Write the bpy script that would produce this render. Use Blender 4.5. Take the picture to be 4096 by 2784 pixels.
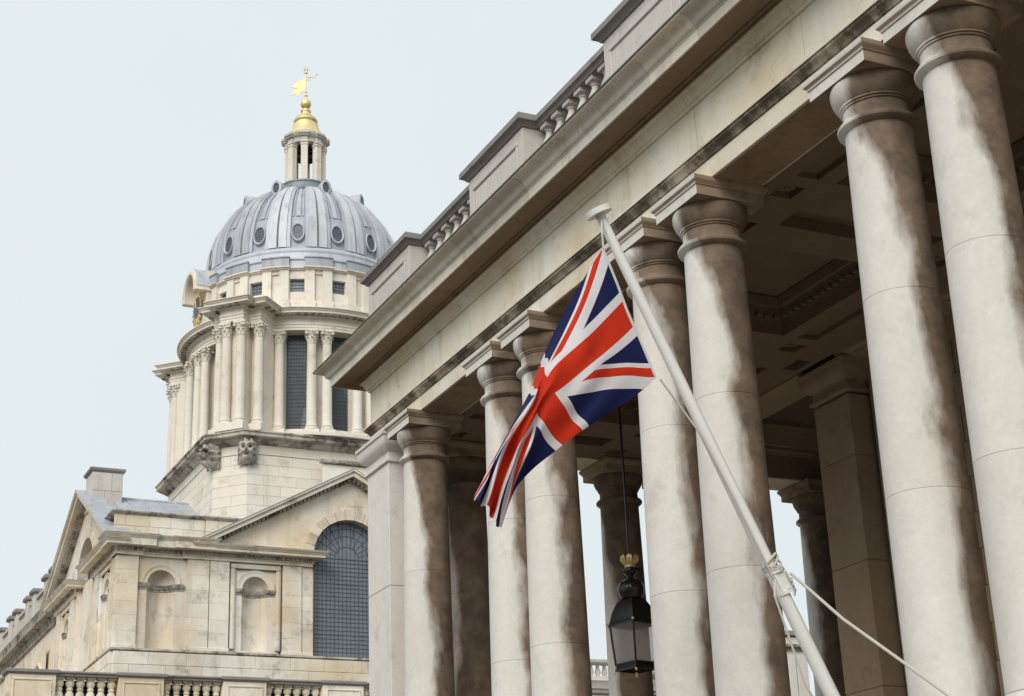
import bpy, bmesh, math, random
import numpy as np
from math import sin, cos, pi, radians, sqrt
from mathutils import Matrix, Vector
for o in list(bpy.data.objects): bpy.data.objects.remove(o)
random.seed(7)
sc = bpy.context.scene
C = sc.collection

# ------------------------------------------------------------------ camera, sky, sun, exposure
cam = bpy.data.cameras.new('camera'); cam.sensor_width = 36.0; cam.lens = 57.706
cam.clip_start = 0.1; cam.clip_end = 3000
co = bpy.data.objects.new('camera', cam); C.objects.link(co)
yaw, pit, rol = radians(26.26174), radians(20.89175), radians(-2.39674)
fw = Vector((sin(yaw)*cos(pit), cos(yaw)*cos(pit), sin(pit))); rt = Vector((cos(yaw), -sin(yaw), 0)); up = rt.cross(fw)
r2 = cos(rol)*rt + sin(rol)*up; u2 = -sin(rol)*rt + cos(rol)*up
co.matrix_world = Matrix(((r2.x, u2.x, -fw.x, 0), (r2.y, u2.y, -fw.y, 0), (r2.z, u2.z, -fw.z, 0), (0, 0, 0, 1)))
sc.camera = co
SUN_DIR = Vector((-0.62, -0.62, 0.62)).normalized()      # towards the sun behind the thin cloud
w = bpy.data.worlds.new('World'); sc.world = w; w.use_nodes = True
nt = w.node_tree; nt.nodes.clear()
sky = nt.nodes.new('ShaderNodeTexSky'); sky.sky_type = 'NISHITA'; sky.sun_disc = False
sky.sun_elevation = math.asin(SUN_DIR.z); sky.sun_rotation = math.atan2(SUN_DIR.x, SUN_DIR.y)
sky.dust_density = 4.0; sky.air_density = 1.0
b1 = nt.nodes.new('ShaderNodeBackground'); b1.inputs[1].default_value = 0.05
b2 = nt.nodes.new('ShaderNodeBackground'); b2.inputs[1].default_value = 0.545
tc = nt.nodes.new('ShaderNodeTexCoord'); nz = nt.nodes.new('ShaderNodeTexNoise')
nz.inputs['Scale'].default_value = 1.6; nz.inputs['Detail'].default_value = 5
rp = nt.nodes.new('ShaderNodeValToRGB')
rp.color_ramp.elements[0].position = .3; rp.color_ramp.elements[0].color = (.855, .945, .985, 1)
rp.color_ramp.elements[1].position = .7; rp.color_ramp.elements[1].color = (.91, .985, 1.0, 1)
mx = nt.nodes.new('ShaderNodeMixShader'); mx.inputs[0].default_value = 0.94
wo = nt.nodes.new('ShaderNodeOutputWorld')
L = nt.links.new
L(tc.outputs['Generated'], nz.inputs['Vector']); L(nz.outputs['Fac'], rp.inputs[0])
L(sky.outputs[0], b1.inputs[0]); L(rp.outputs[0], b2.inputs[0])
L(b1.outputs[0], mx.inputs[1]); L(b2.outputs[0], mx.inputs[2]); L(mx.outputs[0], wo.inputs[0])
sl = bpy.data.lights.new('sun', 'SUN'); sl.energy = 1.5; sl.angle = radians(40); sl.color = (1, .965, .9)
so = bpy.data.objects.new('sun', sl); C.objects.link(so)
so.rotation_euler = SUN_DIR.to_track_quat('Z', 'Y').to_euler()
sc.view_settings.view_transform = 'Standard'; sc.view_settings.look = 'None'
sc.view_settings.exposure = 0.74; sc.view_settings.gamma = 1.0; sc.view_settings.use_curve_mapping = False
sc.render.engine = 'CYCLES'
sc.cycles.max_bounces = 8; sc.cycles.diffuse_bounces = 5; sc.cycles.transparent_max_bounces = 12
sc.render.resolution_x = 1024; sc.render.resolution_y = 696

# ------------------------------------------------------------------ materials
def newmat(name):
    m = bpy.data.materials.new(name); m.use_nodes = True
    n = m.node_tree.nodes; b = n['Principled BSDF']
    return m, n, m.node_tree.links.new, b
def mixc(n, l, fac, a, b):
    x = n.new('ShaderNodeMix'); x.data_type = 'RGBA'
    for s, v in ((x.inputs[0], fac), (x.inputs[6], a), (x.inputs[7], b)):
        if isinstance(v, (int, float)): s.default_value = v
        elif isinstance(v, tuple): s.default_value = (*v, 1)
        else: l(v, s)
    return x.outputs[2]
def math_(n, l, op, a, b=None, c=None, clamp=False):
    x = n.new('ShaderNodeMath'); x.operation = op; x.use_clamp = clamp
    for i, v in enumerate((a, b, c)):
        if v is None: continue
        if isinstance(v, (int, float)): x.inputs[i].default_value = v
        else: l(v, x.inputs[i])
    return x.outputs[0]
def ramp(n, l, v, *st):
    r = n.new('ShaderNodeValToRGB'); e = r.color_ramp.elements
    for i, (p, c) in enumerate(st):
        el = e[i] if i < 2 else e.new(p)
        el.position = p; el.color = (c, c, c, 1) if isinstance(c, (int, float)) else (*c, 1)
    l(v, r.inputs[0]); return r.outputs[0]
def noise(n, l, vec, scale, detail=4, rough=.55):
    x = n.new('ShaderNodeTexNoise'); x.inputs['Scale'].default_value = scale
    x.inputs['Detail'].default_value = detail; x.inputs['Roughness'].default_value = rough
    if vec is not None: l(vec, x.inputs['Vector'])
    return x.outputs['Fac']
def scaled(n, l, vec, s):
    x = n.new('ShaderNodeVectorMath'); x.operation = 'MULTIPLY'; x.inputs[1].default_value = s
    l(vec, x.inputs[0]); return x.outputs[0]
def stone(name, base, warm, soot=.35, streak=.35, scale=1.0, dark=(.13, .115, .10), rnd=.12, bump=.25, shaft=False, yellow=.5, st=.56):
    m, n, l, b = newmat(name)
    g = n.new('ShaderNodeNewGeometry'); P = g.outputs['Position']
    big = noise(n, l, P, .55*scale, 5)
    col = mixc(n, l, ramp(n, l, big, (.35, 0.), (.7, yellow)), base, warm)
    oi = n.new('ShaderNodeObjectInfo')
    var = math_(n, l, 'MULTIPLY_ADD', oi.outputs['Random'], rnd, 1-rnd*.6)
    fine = noise(n, l, P, 14*scale, 8, .7)
    var = math_(n, l, 'MULTIPLY', var, math_(n, l, 'MULTIPLY_ADD', fine, .28, .86))
    mid = noise(n, l, P, 3.1*scale, 6, .65)
    var = math_(n, l, 'MULTIPLY', var, math_(n, l, 'MULTIPLY_ADD', mid, .24, .88))
    vm = n.new('ShaderNodeVectorMath'); vm.operation = 'SCALE'; l(col, vm.inputs[0]); l(var, vm.inputs['Scale'])
    col = vm.outputs[0]
    if streak:
        s = noise(n, l, scaled(n, l, P, (3.2*scale, 3.2*scale, .22*scale)), 1.0, 6, .6)
        s2 = noise(n, l, P, .9*scale, 3)
        f = math_(n, l, 'MULTIPLY', ramp(n, l, s, (.5, 0.), (.78, 1.)), ramp(n, l, s2, (.38, 0.), (.62, 1.)))
        col = mixc(n, l, math_(n, l, 'MULTIPLY', f, streak), col, tuple(.5*w_ + .5*d_ for w_, d_ in zip(warm, dark)))
    if soot:
        s = noise(n, l, P, 1.5*scale, 9, .72)
        col = mixc(n, l, math_(n, l, 'MULTIPLY', ramp(n, l, s, (st, 0.), (st+.16, 1.)), soot), col, dark)
    if shaft:   # black weathering crust on the side of the shaft the rain never washes, with its own ragged edge; tone deepened to imitate shade
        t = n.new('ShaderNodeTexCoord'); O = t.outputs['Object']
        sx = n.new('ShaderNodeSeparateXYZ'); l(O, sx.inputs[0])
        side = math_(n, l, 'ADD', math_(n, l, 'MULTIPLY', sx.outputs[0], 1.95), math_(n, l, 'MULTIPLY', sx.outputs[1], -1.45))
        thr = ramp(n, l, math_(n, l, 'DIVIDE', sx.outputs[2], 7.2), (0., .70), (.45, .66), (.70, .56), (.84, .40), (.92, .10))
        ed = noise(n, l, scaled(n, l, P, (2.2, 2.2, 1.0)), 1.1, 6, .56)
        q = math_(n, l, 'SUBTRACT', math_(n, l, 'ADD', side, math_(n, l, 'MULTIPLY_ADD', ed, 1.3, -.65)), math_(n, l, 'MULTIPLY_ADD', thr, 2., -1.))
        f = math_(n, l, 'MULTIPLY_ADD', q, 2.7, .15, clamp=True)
        shade_crust = mixc(n, l, ramp(n, l, noise(n, l, P, 2.4, 6, .7), (.38, 0.), (.66, 1.)), (.07, .041, .024), (.20, .135, .083))
        col = mixc(n, l, math_(n, l, 'MULTIPLY', f, .92), col, shade_crust)
    l(col, b.inputs['Base Color']); b.inputs['Roughness'].default_value = .88
    b.inputs['Specular IOR Level'].default_value = .25
    bp = n.new('ShaderNodeBump'); bp.inputs['Strength'].default_value = bump; bp.inputs['Distance'].default_value = .012
    l(fine, bp.inputs['Height']); l(bp.outputs[0], b.inputs['Normal'])
    return m
def plain(name, colr, rough=.5, metal=0., var=.15, scale=6, bump=0.):
    m, n, l, b = newmat(name); g = n.new('ShaderNodeNewGeometry')
    f = noise(n, l, g.outputs['Position'], scale, 6, .65)
    l(mixc(n, l, f, tuple(c*(1-var) for c in colr), tuple(min(1, c*(1+var)) for c in colr)), b.inputs['Base Color'])
    b.inputs['Roughness'].default_value = rough; b.inputs['Metallic'].default_value = metal
    if bump:
        bp = n.new('ShaderNodeBump'); bp.inputs['Strength'].default_value = bump; bp.inputs['Distance'].default_value = .02
        l(f, bp.inputs['Height']); l(bp.outputs[0], b.inputs['Normal'])
    return m
M = {}
M['tower'] = stone('portland_stone_tower', (.75, .70, .625), (.66, .565, .43), soot=.42, streak=.45, scale=.8, rnd=.10)
M['ledge'] = stone('soot_and_shade_ledge_stone', (.46, .42, .37), (.30, .26, .21), soot=.9, streak=.9, scale=1.3, dark=(.05, .044, .04), rnd=.1, st=.47)  # soot, plus overhang shade painted into dentils, modillions and rake bed
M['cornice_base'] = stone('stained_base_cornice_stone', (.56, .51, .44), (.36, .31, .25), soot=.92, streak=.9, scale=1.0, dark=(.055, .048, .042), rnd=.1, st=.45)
M['facade'] = stone('portland_stone_facade', (.755, .705, .625), (.62, .50, .33), soot=.55, streak=.65, scale=.85, rnd=.16, yellow=.85, st=.53)
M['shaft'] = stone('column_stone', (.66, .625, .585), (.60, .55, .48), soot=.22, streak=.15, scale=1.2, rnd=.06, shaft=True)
M['pier'] = stone('pier_stone', (.66, .625, .585), (.60, .55, .48), soot=.34, streak=.4, scale=1.2, rnd=.05)
M['shade_crust'] = stone('shade_crusted_capital_stone', (.33, .255, .185), (.24, .175, .12), soot=.5, streak=.2, scale=1.8, dark=(.09, .065, .045), rnd=.1, yellow=.9, st=.5)  # unwashed brown stone, deepened with painted shade for abacus sides and undersides
M['taenia'] = stone('blackened_band_stone', (.50, .44, .36), (.30, .24, .17), soot=.9, streak=.5, scale=1.1, dark=(.06, .042, .03), rnd=.2, yellow=1., st=.40)
M['flash'] = plain('dark_copper_edge', (.05, .06, .045), .6, .2, .4, 3)
M['colon'] = stone('colonnade_stone', (.74, .70, .62), (.64, .53, .35), soot=.42, streak=.7, scale=1.3, rnd=.08, yellow=.85, dark=(.2, .14, .07))
M['cornice'] = stone('cornice_stone', (.75, .705, .635), (.56, .475, .36), soot=.34, streak=.75, scale=1.5, dark=(.14, .11, .08), rnd=.3, yellow=.6)
M['soffit'] = stone('shade_crusted_soffit_stone', (.27, .20, .14), (.20, .145, .095), soot=.5, streak=.3, scale=2.0, dark=(.10, .075, .055), rnd=.12, yellow=.8)  # brown crust tone, darkened to put the cornice's underside shade into colour
M['parapet'] = stone('weathered_parapet_stone', (.55, .52, .49), (.50, .45, .39), soot=.55, streak=.6, scale=1.5, rnd=.1)
M['coping'] = stone('blackened_coping_stone', (.27, .255, .245), (.22, .2, .18), soot=.75, streak=.4, scale=2.2, dark=(.06, .055, .05), rnd=.15)
M['inner'] = stone('shade_brown_inner_stone', (.30, .225, .16), (.25, .18, .11), soot=.5, streak=.4, scale=1.4, dark=(.09, .065, .05), rnd=.1)  # browned so that the interior shadow sits in the stone colour
M['ceiling'] = stone('shade_brown_ceiling_plaster', (.18, .132, .098), (.145, .105, .075), soot=.4, streak=0, scale=1.2, dark=(.08, .06, .045), rnd=.06)  # base colour lowered to paint in the portico's warm shadow
M['far'] = stone('far_stone', (.62, .585, .54), (.58, .52, .44), soot=.25, streak=.35, scale=.6)  # slightly greyer stone for the distant buildings
def leadmat(name, base):
    m, n, l, b = newmat(name); g = n.new('ShaderNodeNewGeometry'); P = g.outputs['Position']
    a = noise(n, l, P, 1.2, 6, .65); s = noise(n, l, scaled(n, l, P, (4, 4, .35)), 1, 7, .65)
    c = mixc(n, l, ramp(n, l, a, (.3, 0.), (.7, 1.)), base, tuple(x*1.22 for x in base))
    c = mixc(n, l, math_(n, l, 'MULTIPLY', ramp(n, l, s, (.48, 0.), (.75, 1.)), .6), c, tuple(x*.45 for x in base))
    oi = n.new('ShaderNodeObjectInfo'); v = math_(n, l, 'MULTIPLY_ADD', oi.outputs['Random'], .3, .85)
    vm = n.new('ShaderNodeVectorMath'); vm.operation = 'SCALE'; l(c, vm.inputs[0]); l(v, vm.inputs['Scale'])
    l(vm.outputs[0], b.inputs['Base Color']); b.inputs['Roughness'].default_value = .55; b.inputs['Metallic'].default_value = .1
    return m
M['lead'] = leadmat('lead_sheet', (.37, .39, .425)); M['lead_pale'] = leadmat('pale_lead_trim', (.425, .435, .46)); M['lead_dark'] = leadmat('dark_lead_sheet', (.22, .24, .275))
M['gold'] = plain('gilding', (.76, .63, .32), .5, .6, .2)
M['iron'] = plain('black_iron_paint', (.012, .012, .013), .28, 0, .2)
M['white'] = plain('white_gloss_paint', (.74, .73, .70), .35, 0, .05, 9)
M['rope'] = plain('weathered_rope', (.50, .47, .42), .9, 0, .25, 60)
M['bronze'] = plain('dark_bell_bronze', (.05, .06, .062), .5, .4, .3)
M['blue'] = plain('dark_blue_enamel', (.02, .025, .05), .4)
M['ground'] = plain('dark_court_paving', (.075, .055, .038), .9, 0, .25, .8)
M['bars'] = plain('leaded_glazing_bars', (.085, .095, .115), .6)
def glassmat(name, col, tr):
    m, n, l, b = newmat(name); g = n.new('ShaderNodeNewGeometry')
    f = noise(n, l, g.outputs['Position'], 2.2, 5)
    l(mixc(n, l, f, tuple(c*.7 for c in col), tuple(c*1.35 for c in col)), b.inputs['Base Color'])
    b.inputs['Roughness'].default_value = .25
    t = n.new('ShaderNodeBsdfTransparent'); t.inputs[0].default_value = (.72, .8, .86, 1); x = n.new('ShaderNodeMixShader'); x.inputs[0].default_value = tr
    l(b.outputs[0], x.inputs[1]); l(t.outputs[0], x.inputs[2]); l(x.outputs[0], n['Material Output'].inputs[0])
    return m
M['glass'] = glassmat('dusty_leaded_glass', (.105, .125, .155), .5)
M['bigglass'] = glassmat('blue_grey_leaded_glass', (.165, .195, .235), .1)
def lampglass():
    m, n, l, b = newmat('dusty_lantern_glass'); g = n.new('ShaderNodeNewGeometry')
    f = noise(n, l, g.outputs['Position'], 9, 5); b.inputs['Roughness'].default_value = .15
    tl = n.new('ShaderNodeBsdfTranslucent'); l(mixc(n, l, f, (.62, .58, .53), (.80, .76, .72)), tl.inputs[0])
    t = n.new('ShaderNodeBsdfTransparent'); x = n.new('ShaderNodeMixShader'); x.inputs[0].default_value = .55
    l(tl.outputs[0], x.inputs[1]); l(t.outputs[0], x.inputs[2])
    gl_ = n.new('ShaderNodeBsdfGlossy'); gl_.inputs['Roughness'].default_value = .1; y = n.new('ShaderNodeMixShader'); y.inputs[0].default_value = .05
    l(x.outputs[0], y.inputs[1]); l(gl_.outputs[0], y.inputs[2]); l(y.outputs[0], n['Material Output'].inputs[0])
    return m
M['pane'] = lampglass()

# ------------------------------------------------------------------ mesh helpers
class MB:
    def __init__(s, T=None): s.v = []; s.f = []; s.T = T
    def add(s, vs, fs):
        o = len(s.v); s.v += [tuple(s.T(*p)) for p in vs] if s.T else [tuple(p) for p in vs]
        s.f += [tuple(i+o for i in f) for f in fs]; return s
    def box(s, x0, y0, z0, x1, y1, z1):
        return s.add([(x, y, z) for z in (z0, z1) for y in (y0, y1) for x in (x0, x1)],
                     [(0, 2, 3, 1), (4, 5, 7, 6), (0, 1, 5, 4), (2, 6, 7, 3), (0, 4, 6, 2), (1, 3, 7, 5)])
    def cbox(s, x0, y0, z0, x1, y1, z1, c=.01):
        lo, hi = (x0, y0, z0), (x1, y1, z1); V = []; idx = {}
        for i in (0, 1):
            for j in (0, 1):
                for k in (0, 1):
                    for a in range(3):
                        p = []
                        for d, e in enumerate((i, j, k)):
                            b_ = hi[d] if e else lo[d]
                            p.append(b_ if d == a else b_ + (-c if e else c))
                        idx[i, j, k, a] = len(V); V.append(p)
        F = []
        for a in range(3):
            b_, c_ = [d for d in range(3) if d != a]
            for e in (0, 1):
                q = []
                for (p, r) in ((0, 0), (1, 0), (1, 1), (0, 1)):
                    t = [0, 0, 0]; t[a] = e; t[b_] = p; t[c_] = r; q.append(idx[t[0], t[1], t[2], a])
                F.append(q)
            for p in (0, 1):
                for r in (0, 1):
                    t0 = [0, 0, 0]; t0[b_] = p; t0[c_] = r; t1 = list(t0); t1[a] = 1
                    F.append((idx[(*t0, b_)], idx[(*t1, b_)], idx[(*t1, c_)], idx[(*t0, c_)]))
        for i in (0, 1):
            for j in (0, 1):
                for k in (0, 1): F.append(tuple(idx[i, j, k, a] for a in range(3)))
        return s.add(V, F)
    def lathe(s, prof, n=24, cx=0, cy=0, a0=0, a1=2*pi, cap=True):
        full = abs(a1-a0-2*pi) < 1e-6; m = n if full else n+1; V = []; F = []
        for (r, z) in prof:
            for i in range(m):
                a = a0+(a1-a0)*i/n; V.append((cx+r*cos(a), cy+r*sin(a), z))
        for j in range(len(prof)-1):
            for i in range(n):
                k = (i+1) % m; F.append((j*m+i, j*m+k, (j+1)*m+k, (j+1)*m+i))
        if cap and full:
            if prof[0][0] > 1e-4: F.append(tuple(range(m-1, -1, -1)))
            if prof[-1][0] > 1e-4: F.append(tuple((len(prof)-1)*m+i for i in range(m)))
        return s.add(V, F)
    def sweep(s, prof, path, closed=False, side=-1):
        N = len(path); V = []; F = []; k = len(prof)
        for i in range(N):
            a = path[i-1] if (i > 0 or closed) else None; b = path[i]; c = path[(i+1) % N] if (i < N-1 or closed) else None
            ns = []
            for p, q in ((a, b), (b, c)):
                if p is None or q is None: continue
                dx, dy = q[0]-p[0], q[1]-p[1]; h = math.hypot(dx, dy); ns.append((side*dy/h, -side*dx/h))
            if len(ns) == 2:
                d = 1+ns[0][0]*ns[1][0]+ns[0][1]*ns[1][1]; d = max(d, .2)
                nn = ((ns[0][0]+ns[1][0])/d, (ns[0][1]+ns[1][1])/d)
            else: nn = ns[0]
            for (o, z) in prof: V.append((b[0]+nn[0]*o, b[1]+nn[1]*o, z))
        for i in range(N if closed else N-1):
            j = (i+1) % N
            for q in range(k):
                r = (q+1) % k; F.append((i*k+q, i*k+r, j*k+r, j*k+q))
        if not closed: F += [tuple(range(k)), tuple((N-1)*k+q for q in range(k-1, -1, -1))]
        return s.add(V, F)
    def prism(s, poly, z0, z1):
        n = len(poly)
        return s.add([(x, y, z0) for x, y in poly]+[(x, y, z1) for x, y in poly],
                     [tuple(range(n-1, -1, -1)), tuple(range(n, 2*n))]+[(i, (i+1) % n, n+(i+1) % n, n+i) for i in range(n)])
    def slab(s, poly, y0, y1):     # polygon in (x,z) given thickness along y
        n = len(poly)
        return s.add([(x, y0, z) for x, z in poly]+[(x, y1, z) for x, z in poly],
                     [tuple(range(n)), tuple(range(2*n-1, n-1, -1))]+[(i, n+i, n+(i+1) % n, (i+1) % n) for i in range(n)])
    def tube(s, pts, r, n=8, r1=None):
        V = []; F = []; N = len(pts); pts = [Vector(p) for p in pts]
        for i, p in enumerate(pts):
            t = (pts[min(i+1, N-1)]-pts[max(i-1, 0)]).normalized()
            a = t.orthogonal().normalized() if i == 0 else (a-t*a.dot(t)).normalized(); b = t.cross(a)
            rr = r if r1 is None else r+(r1-r)*i/(N-1)
            for k in range(n): V.append(p+(a*cos(2*pi*k/n)+b*sin(2*pi*k/n))*rr)
        for i in range(N-1):
            for k in range(n): F.append((i*n+k, i*n+(k+1) % n, (i+1)*n+(k+1) % n, (i+1)*n+k))
        F += [tuple(range(n-1, -1, -1)), tuple((N-1)*n+k for k in range(n))]
        return s.add(V, F)
    def ball(s, c, r, n=10, sz=1):
        p = [(max(r*sin(pi*i/n), 1e-5), -r*cos(pi*i/n)*sz+c[2]) for i in range(n+1)]
        return s.lathe(p, max(8, n+2), c[0], c[1], cap=False)
    def mesh(s, name, mat, sharp=32):
        me = bpy.data.meshes.new(name); me.from_pydata(s.v, [], s.f); me.materials.append(mat)
        bm = bmesh.new(); bm.from_mesh(me); bmesh.ops.recalc_face_normals(bm, faces=bm.faces); bm.to_mesh(me); bm.free()
        me.polygons.foreach_set('use_smooth', [True]*len(me.polygons)); me.set_sharp_from_angle(angle=radians(sharp))
        return me
WL = {}                                      # world position of every object that parents others
def link(name, data, parent=None, loc=(0, 0, 0), rz=0):
    o = bpy.data.objects.new(name, data); C.objects.link(o); o.location = loc; o.rotation_euler = (0, 0, rz)
    if parent is not None:
        o.parent = parent; o.matrix_parent_inverse = Matrix.Translation(-Vector(WL[parent.name])) if not WL[parent.name+'#l'] else Matrix()
    WL[o.name] = tuple(loc); WL[o.name+'#l'] = False
    return o
def thing(name, label, cat, loc, group=None, kind=None):
    o = link(name, None, None, loc); o['label'] = label; o['category'] = cat
    if group: o['group'] = group
    if kind: o['kind'] = kind
    return o
def part(name, mb, mat, parent, loc=(0, 0, 0), rz=0, label=None, kind=None, sharp=32):
    me = mb if isinstance(mb, bpy.types.Mesh) else mb.mesh(name, mat, sharp)
    o = link(name, me, parent, loc, rz)
    if label: o['label'] = label
    if kind: o['kind'] = kind
    return o
def sub(name, me, parent):                   # a sub-part sharing its part's local frame
    o = bpy.data.objects.new(name, me); C.objects.link(o); o.parent = parent; return o
STONES = {}
def stone_obj(parent, mat, u0, u1, z0, z1, d0, d1, T, c=.012, name='stone'):
    """one ashlar block spanning u0..u1, z0..z1, from depth d0 (back) to d1 (face); T maps (u,d,z) to world"""
    mb = MB(T).cbox(u0, d0, z0, u1, d1, z1, c)
    return part(name, mb, mat, parent)
def ashlar(parent, mat, T, u0, u1, z0, z1, d, h=.36, ln=1.1, depth=.12, c=.012, seed=1, rough=.012, name='stone'):
    rg = random.Random(seed); nc = max(1, round((z1-z0)/h)); hh = (z1-z0)/nc
    for k in range(nc):
        n = max(1, round((u1-u0)/ln)); cuts = [u0]
        off = .5 if k % 2 else 0.
        for i in range(1, n+(1 if off else 0)):
            cu = u0+(u1-u0)*(i-off)/n+rg.uniform(-.12, .12)*ln*.6
            if u0+.1 < cu < u1-.1: cuts.append(cu)
        cuts.append(u1); cuts.sort()
        for a, b in zip(cuts, cuts[1:]):
            stone_obj(parent, mat, a+.003, b-.003, z0+k*hh+.003, z0+(k+1)*hh-.003, d-depth, d+rg.uniform(0, rough), T, c, name)

# ------------------------------------------------------------------ ground
GZ = -1.6
g = link('ground', MB().add([(-600, -600, GZ), (900, -600, GZ), (900, 900, GZ), (-600, 900, GZ)], [(0, 1, 2, 3)]).mesh('ground', M['ground']))
g['kind'] = 'structure'

# ================================================================== THE COLONNADE
col = thing('colonnade', 'stone colonnade of coupled columns with coffered ceiling and balustrade, filling the right side', 'colonnade', (14, 15, GZ))
part('podium', MB().box(9.5, 2.5, GZ, 22, 26.5, 1.6), M['colon'], col)
st = MB()
for i in range(8): st.box(9.5-.34*(8-i), 2.5, GZ, 9.5-.34*(7-i), 26.5, GZ+.36*(i+1))
part('podium_steps', st, M['ground'], col)
# --- column: base (part) > drum x3, capital, abacus
BZ = 1.6
def cz(*p): return [(r, z-BZ) for r, z in p]
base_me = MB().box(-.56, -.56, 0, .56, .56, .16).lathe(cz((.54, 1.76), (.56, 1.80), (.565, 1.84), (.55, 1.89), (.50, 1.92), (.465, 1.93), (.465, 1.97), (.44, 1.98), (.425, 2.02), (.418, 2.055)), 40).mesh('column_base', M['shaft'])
def rad(z): t = (z-2.06)/(8.0-2.06); return .412-.056*max(0, t)**1.6
def drum_me(z0, z1):
    zs = [z0+(z1-z0)*i/8 for i in range(9)]
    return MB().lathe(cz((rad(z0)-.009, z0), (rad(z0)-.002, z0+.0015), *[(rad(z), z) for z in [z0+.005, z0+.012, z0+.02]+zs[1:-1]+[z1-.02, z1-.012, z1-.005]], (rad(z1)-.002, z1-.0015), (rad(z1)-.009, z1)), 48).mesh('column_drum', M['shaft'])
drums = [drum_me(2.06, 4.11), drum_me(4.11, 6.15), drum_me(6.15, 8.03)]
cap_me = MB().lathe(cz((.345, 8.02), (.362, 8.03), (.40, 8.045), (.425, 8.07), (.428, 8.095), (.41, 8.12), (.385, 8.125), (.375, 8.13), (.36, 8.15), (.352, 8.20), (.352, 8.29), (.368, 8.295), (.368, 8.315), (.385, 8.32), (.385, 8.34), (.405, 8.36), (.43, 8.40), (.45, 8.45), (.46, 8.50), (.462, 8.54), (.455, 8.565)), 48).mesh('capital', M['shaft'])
base_plain = None
sq = lambda h: [(-h, -h), (-h, h), (h, h), (h, -h)]
aba_me = MB().sweep([(a, z-BZ) for a, z in ((-.3, 8.565), (0, 8.565), (0, 8.685), (.012, 8.69), (.02, 8.715), (.045, 8.74), (.05, 8.75), (.05, 8.797), (-.3, 8.797))], sq(.475), True, -1).mesh('abacus', M['pier'])
aba_me.materials.append(M['shade_crust'])
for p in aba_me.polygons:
    if p.normal.y < -.5 or p.normal.x > .5 or p.normal.z < -.5: p.material_index = 1  # sheltered and downward faces get the darker stone, shade included in its colour
aba_in = aba_me.copy(); aba_in.name = 'shade_crusted_abacus'
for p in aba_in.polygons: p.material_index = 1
def column(x, y, lab):
    o = part('column', base_me, None, col, (x, y, BZ)); o['label'] = lab
    for d in drums: sub('drum', d, o)
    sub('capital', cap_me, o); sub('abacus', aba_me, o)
    return o
CX = 10.27
front = [24.29]+[c+s*.635 for c in (20.375, 15.845, 11.315, 6.785) for s in (1, -1)]
for i, y in enumerate(front): column(CX, y, 'front column, number %d from the far corner pier' % (i+1))
for i, x in enumerate((11.60, 14.72, 15.99, 19.18, 20.45)): 
    o = column(x, 25.62, 'end column seen through the portico, number %d from the corner pier' % (i+1))
    for c_ in o.children:
        if c_.name.startswith(('drum', 'capital')): c_.rotation_euler = (0, 0, radians(-50))
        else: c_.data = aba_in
# --- corner pier
pier = part('pier', MB().cbox(9.95, 25.13, 1.6, 10.65, 26.14, 4.105, .008), M['shaft'], col, label='square pier at the far corner of the colonnade')
def subw(name, mb, mat, p):
    o = sub(name, mb.mesh(name, mat), p); o.matrix_parent_inverse = Matrix.Translation(-Vector(WL[p.name])); return o
pier_m = M['pier']
pier.data.materials[0] = pier_m
subw('pier_block', MB().cbox(9.95, 25.13, 4.111, 10.65, 26.14, 6.145, .008), pier_m, pier)
subw('pier_block', MB().cbox(9.95, 25.13, 6.151, 10.65, 26.14, 8.29, .008), pier_m, pier)
pr_ = [(-.2, 8.28), (.0, 8.28), (.045, 8.30), (.045, 8.345), (.0, 8.36), (.0, 8.48), (.02, 8.49), (.03, 8.50), (.10, 8.56), (.135, 8.62), (.14, 8.74), (.165, 8.745), (.17, 8.798), (-.2, 8.798)]
subw('pier_capital', MB().sweep(pr_, [(9.95, 25.13), (9.95, 26.14), (10.65, 26.14), (10.65, 25.13)], True, -1), pier_m, pier)
# --- entablature, front and far return
FY = 26.09
YN = 3.0
XE = 22.0
def along(prof, mat, name, joints_y, joints_x, gap=.005):
    ys = [YN]+joints_y
    for a, b in zip(ys, ys[1:]): part(name, MB().sweep(prof, [(10, a+gap), (10, b-gap)]), mat, col)
    part(name, MB().sweep(prof, [(10, ys[-1]+gap), (10, FY), (joints_x[0]-gap, FY)]), mat, col)
    for a, b in zip(joints_x, joints_x[1:]): part(name, MB().sweep(prof, [(a+gap, FY), (b-gap, FY)]), mat, col)
arch = [(-.72, 8.8), (0, 8.8), (0, 9.042), (-.72, 9.042)]
taen = [(-.72, 9.044), (.018, 9.05), (.03, 9.075), (.05, 9.105), (.085, 9.13), (.09, 9.16), (.10, 9.163), (-.72, 9.163)]
taen2 = [(-.72, 9.165), (.109, 9.165), (.109, 9.195), (.0, 9.225), (-.72, 9.228)]
pj = [24.905-4.53*k for k in range(5)][::-1]
along(arch, M['colon'], 'architrave_stone', [y for y in pj], [13.1, 17.6, XE])
along(taen, M['taenia'], 'taenia_moulding', [y for y in pj], [13.1, 17.6, XE])
along(taen2, M['colon'], 'taenia_fillet', [y for y in pj], [13.1, 17.6, XE])
for k, (ya, yb) in enumerate(zip(front[1::2], front[0::2])):
    part('soffit_panel', MB().cbox(10.04, ya+.48, 8.788, 10.69, yb-.48, 8.799, .003), M['shade_crust'], col)  # panel colour darkened to stand in for shade under the architrave
friz = [(-.72, 9.231), (0, 9.231), (0, 9.858), (-.72, 9.858)]
fj = sorted([24.0-2.265*k for k in range(10) if 24.0-2.265*k > YN+.4])
along(friz, M['colon'], 'frieze_stone', fj, [12.2, 14.5, 16.8, 19.1, XE])
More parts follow.
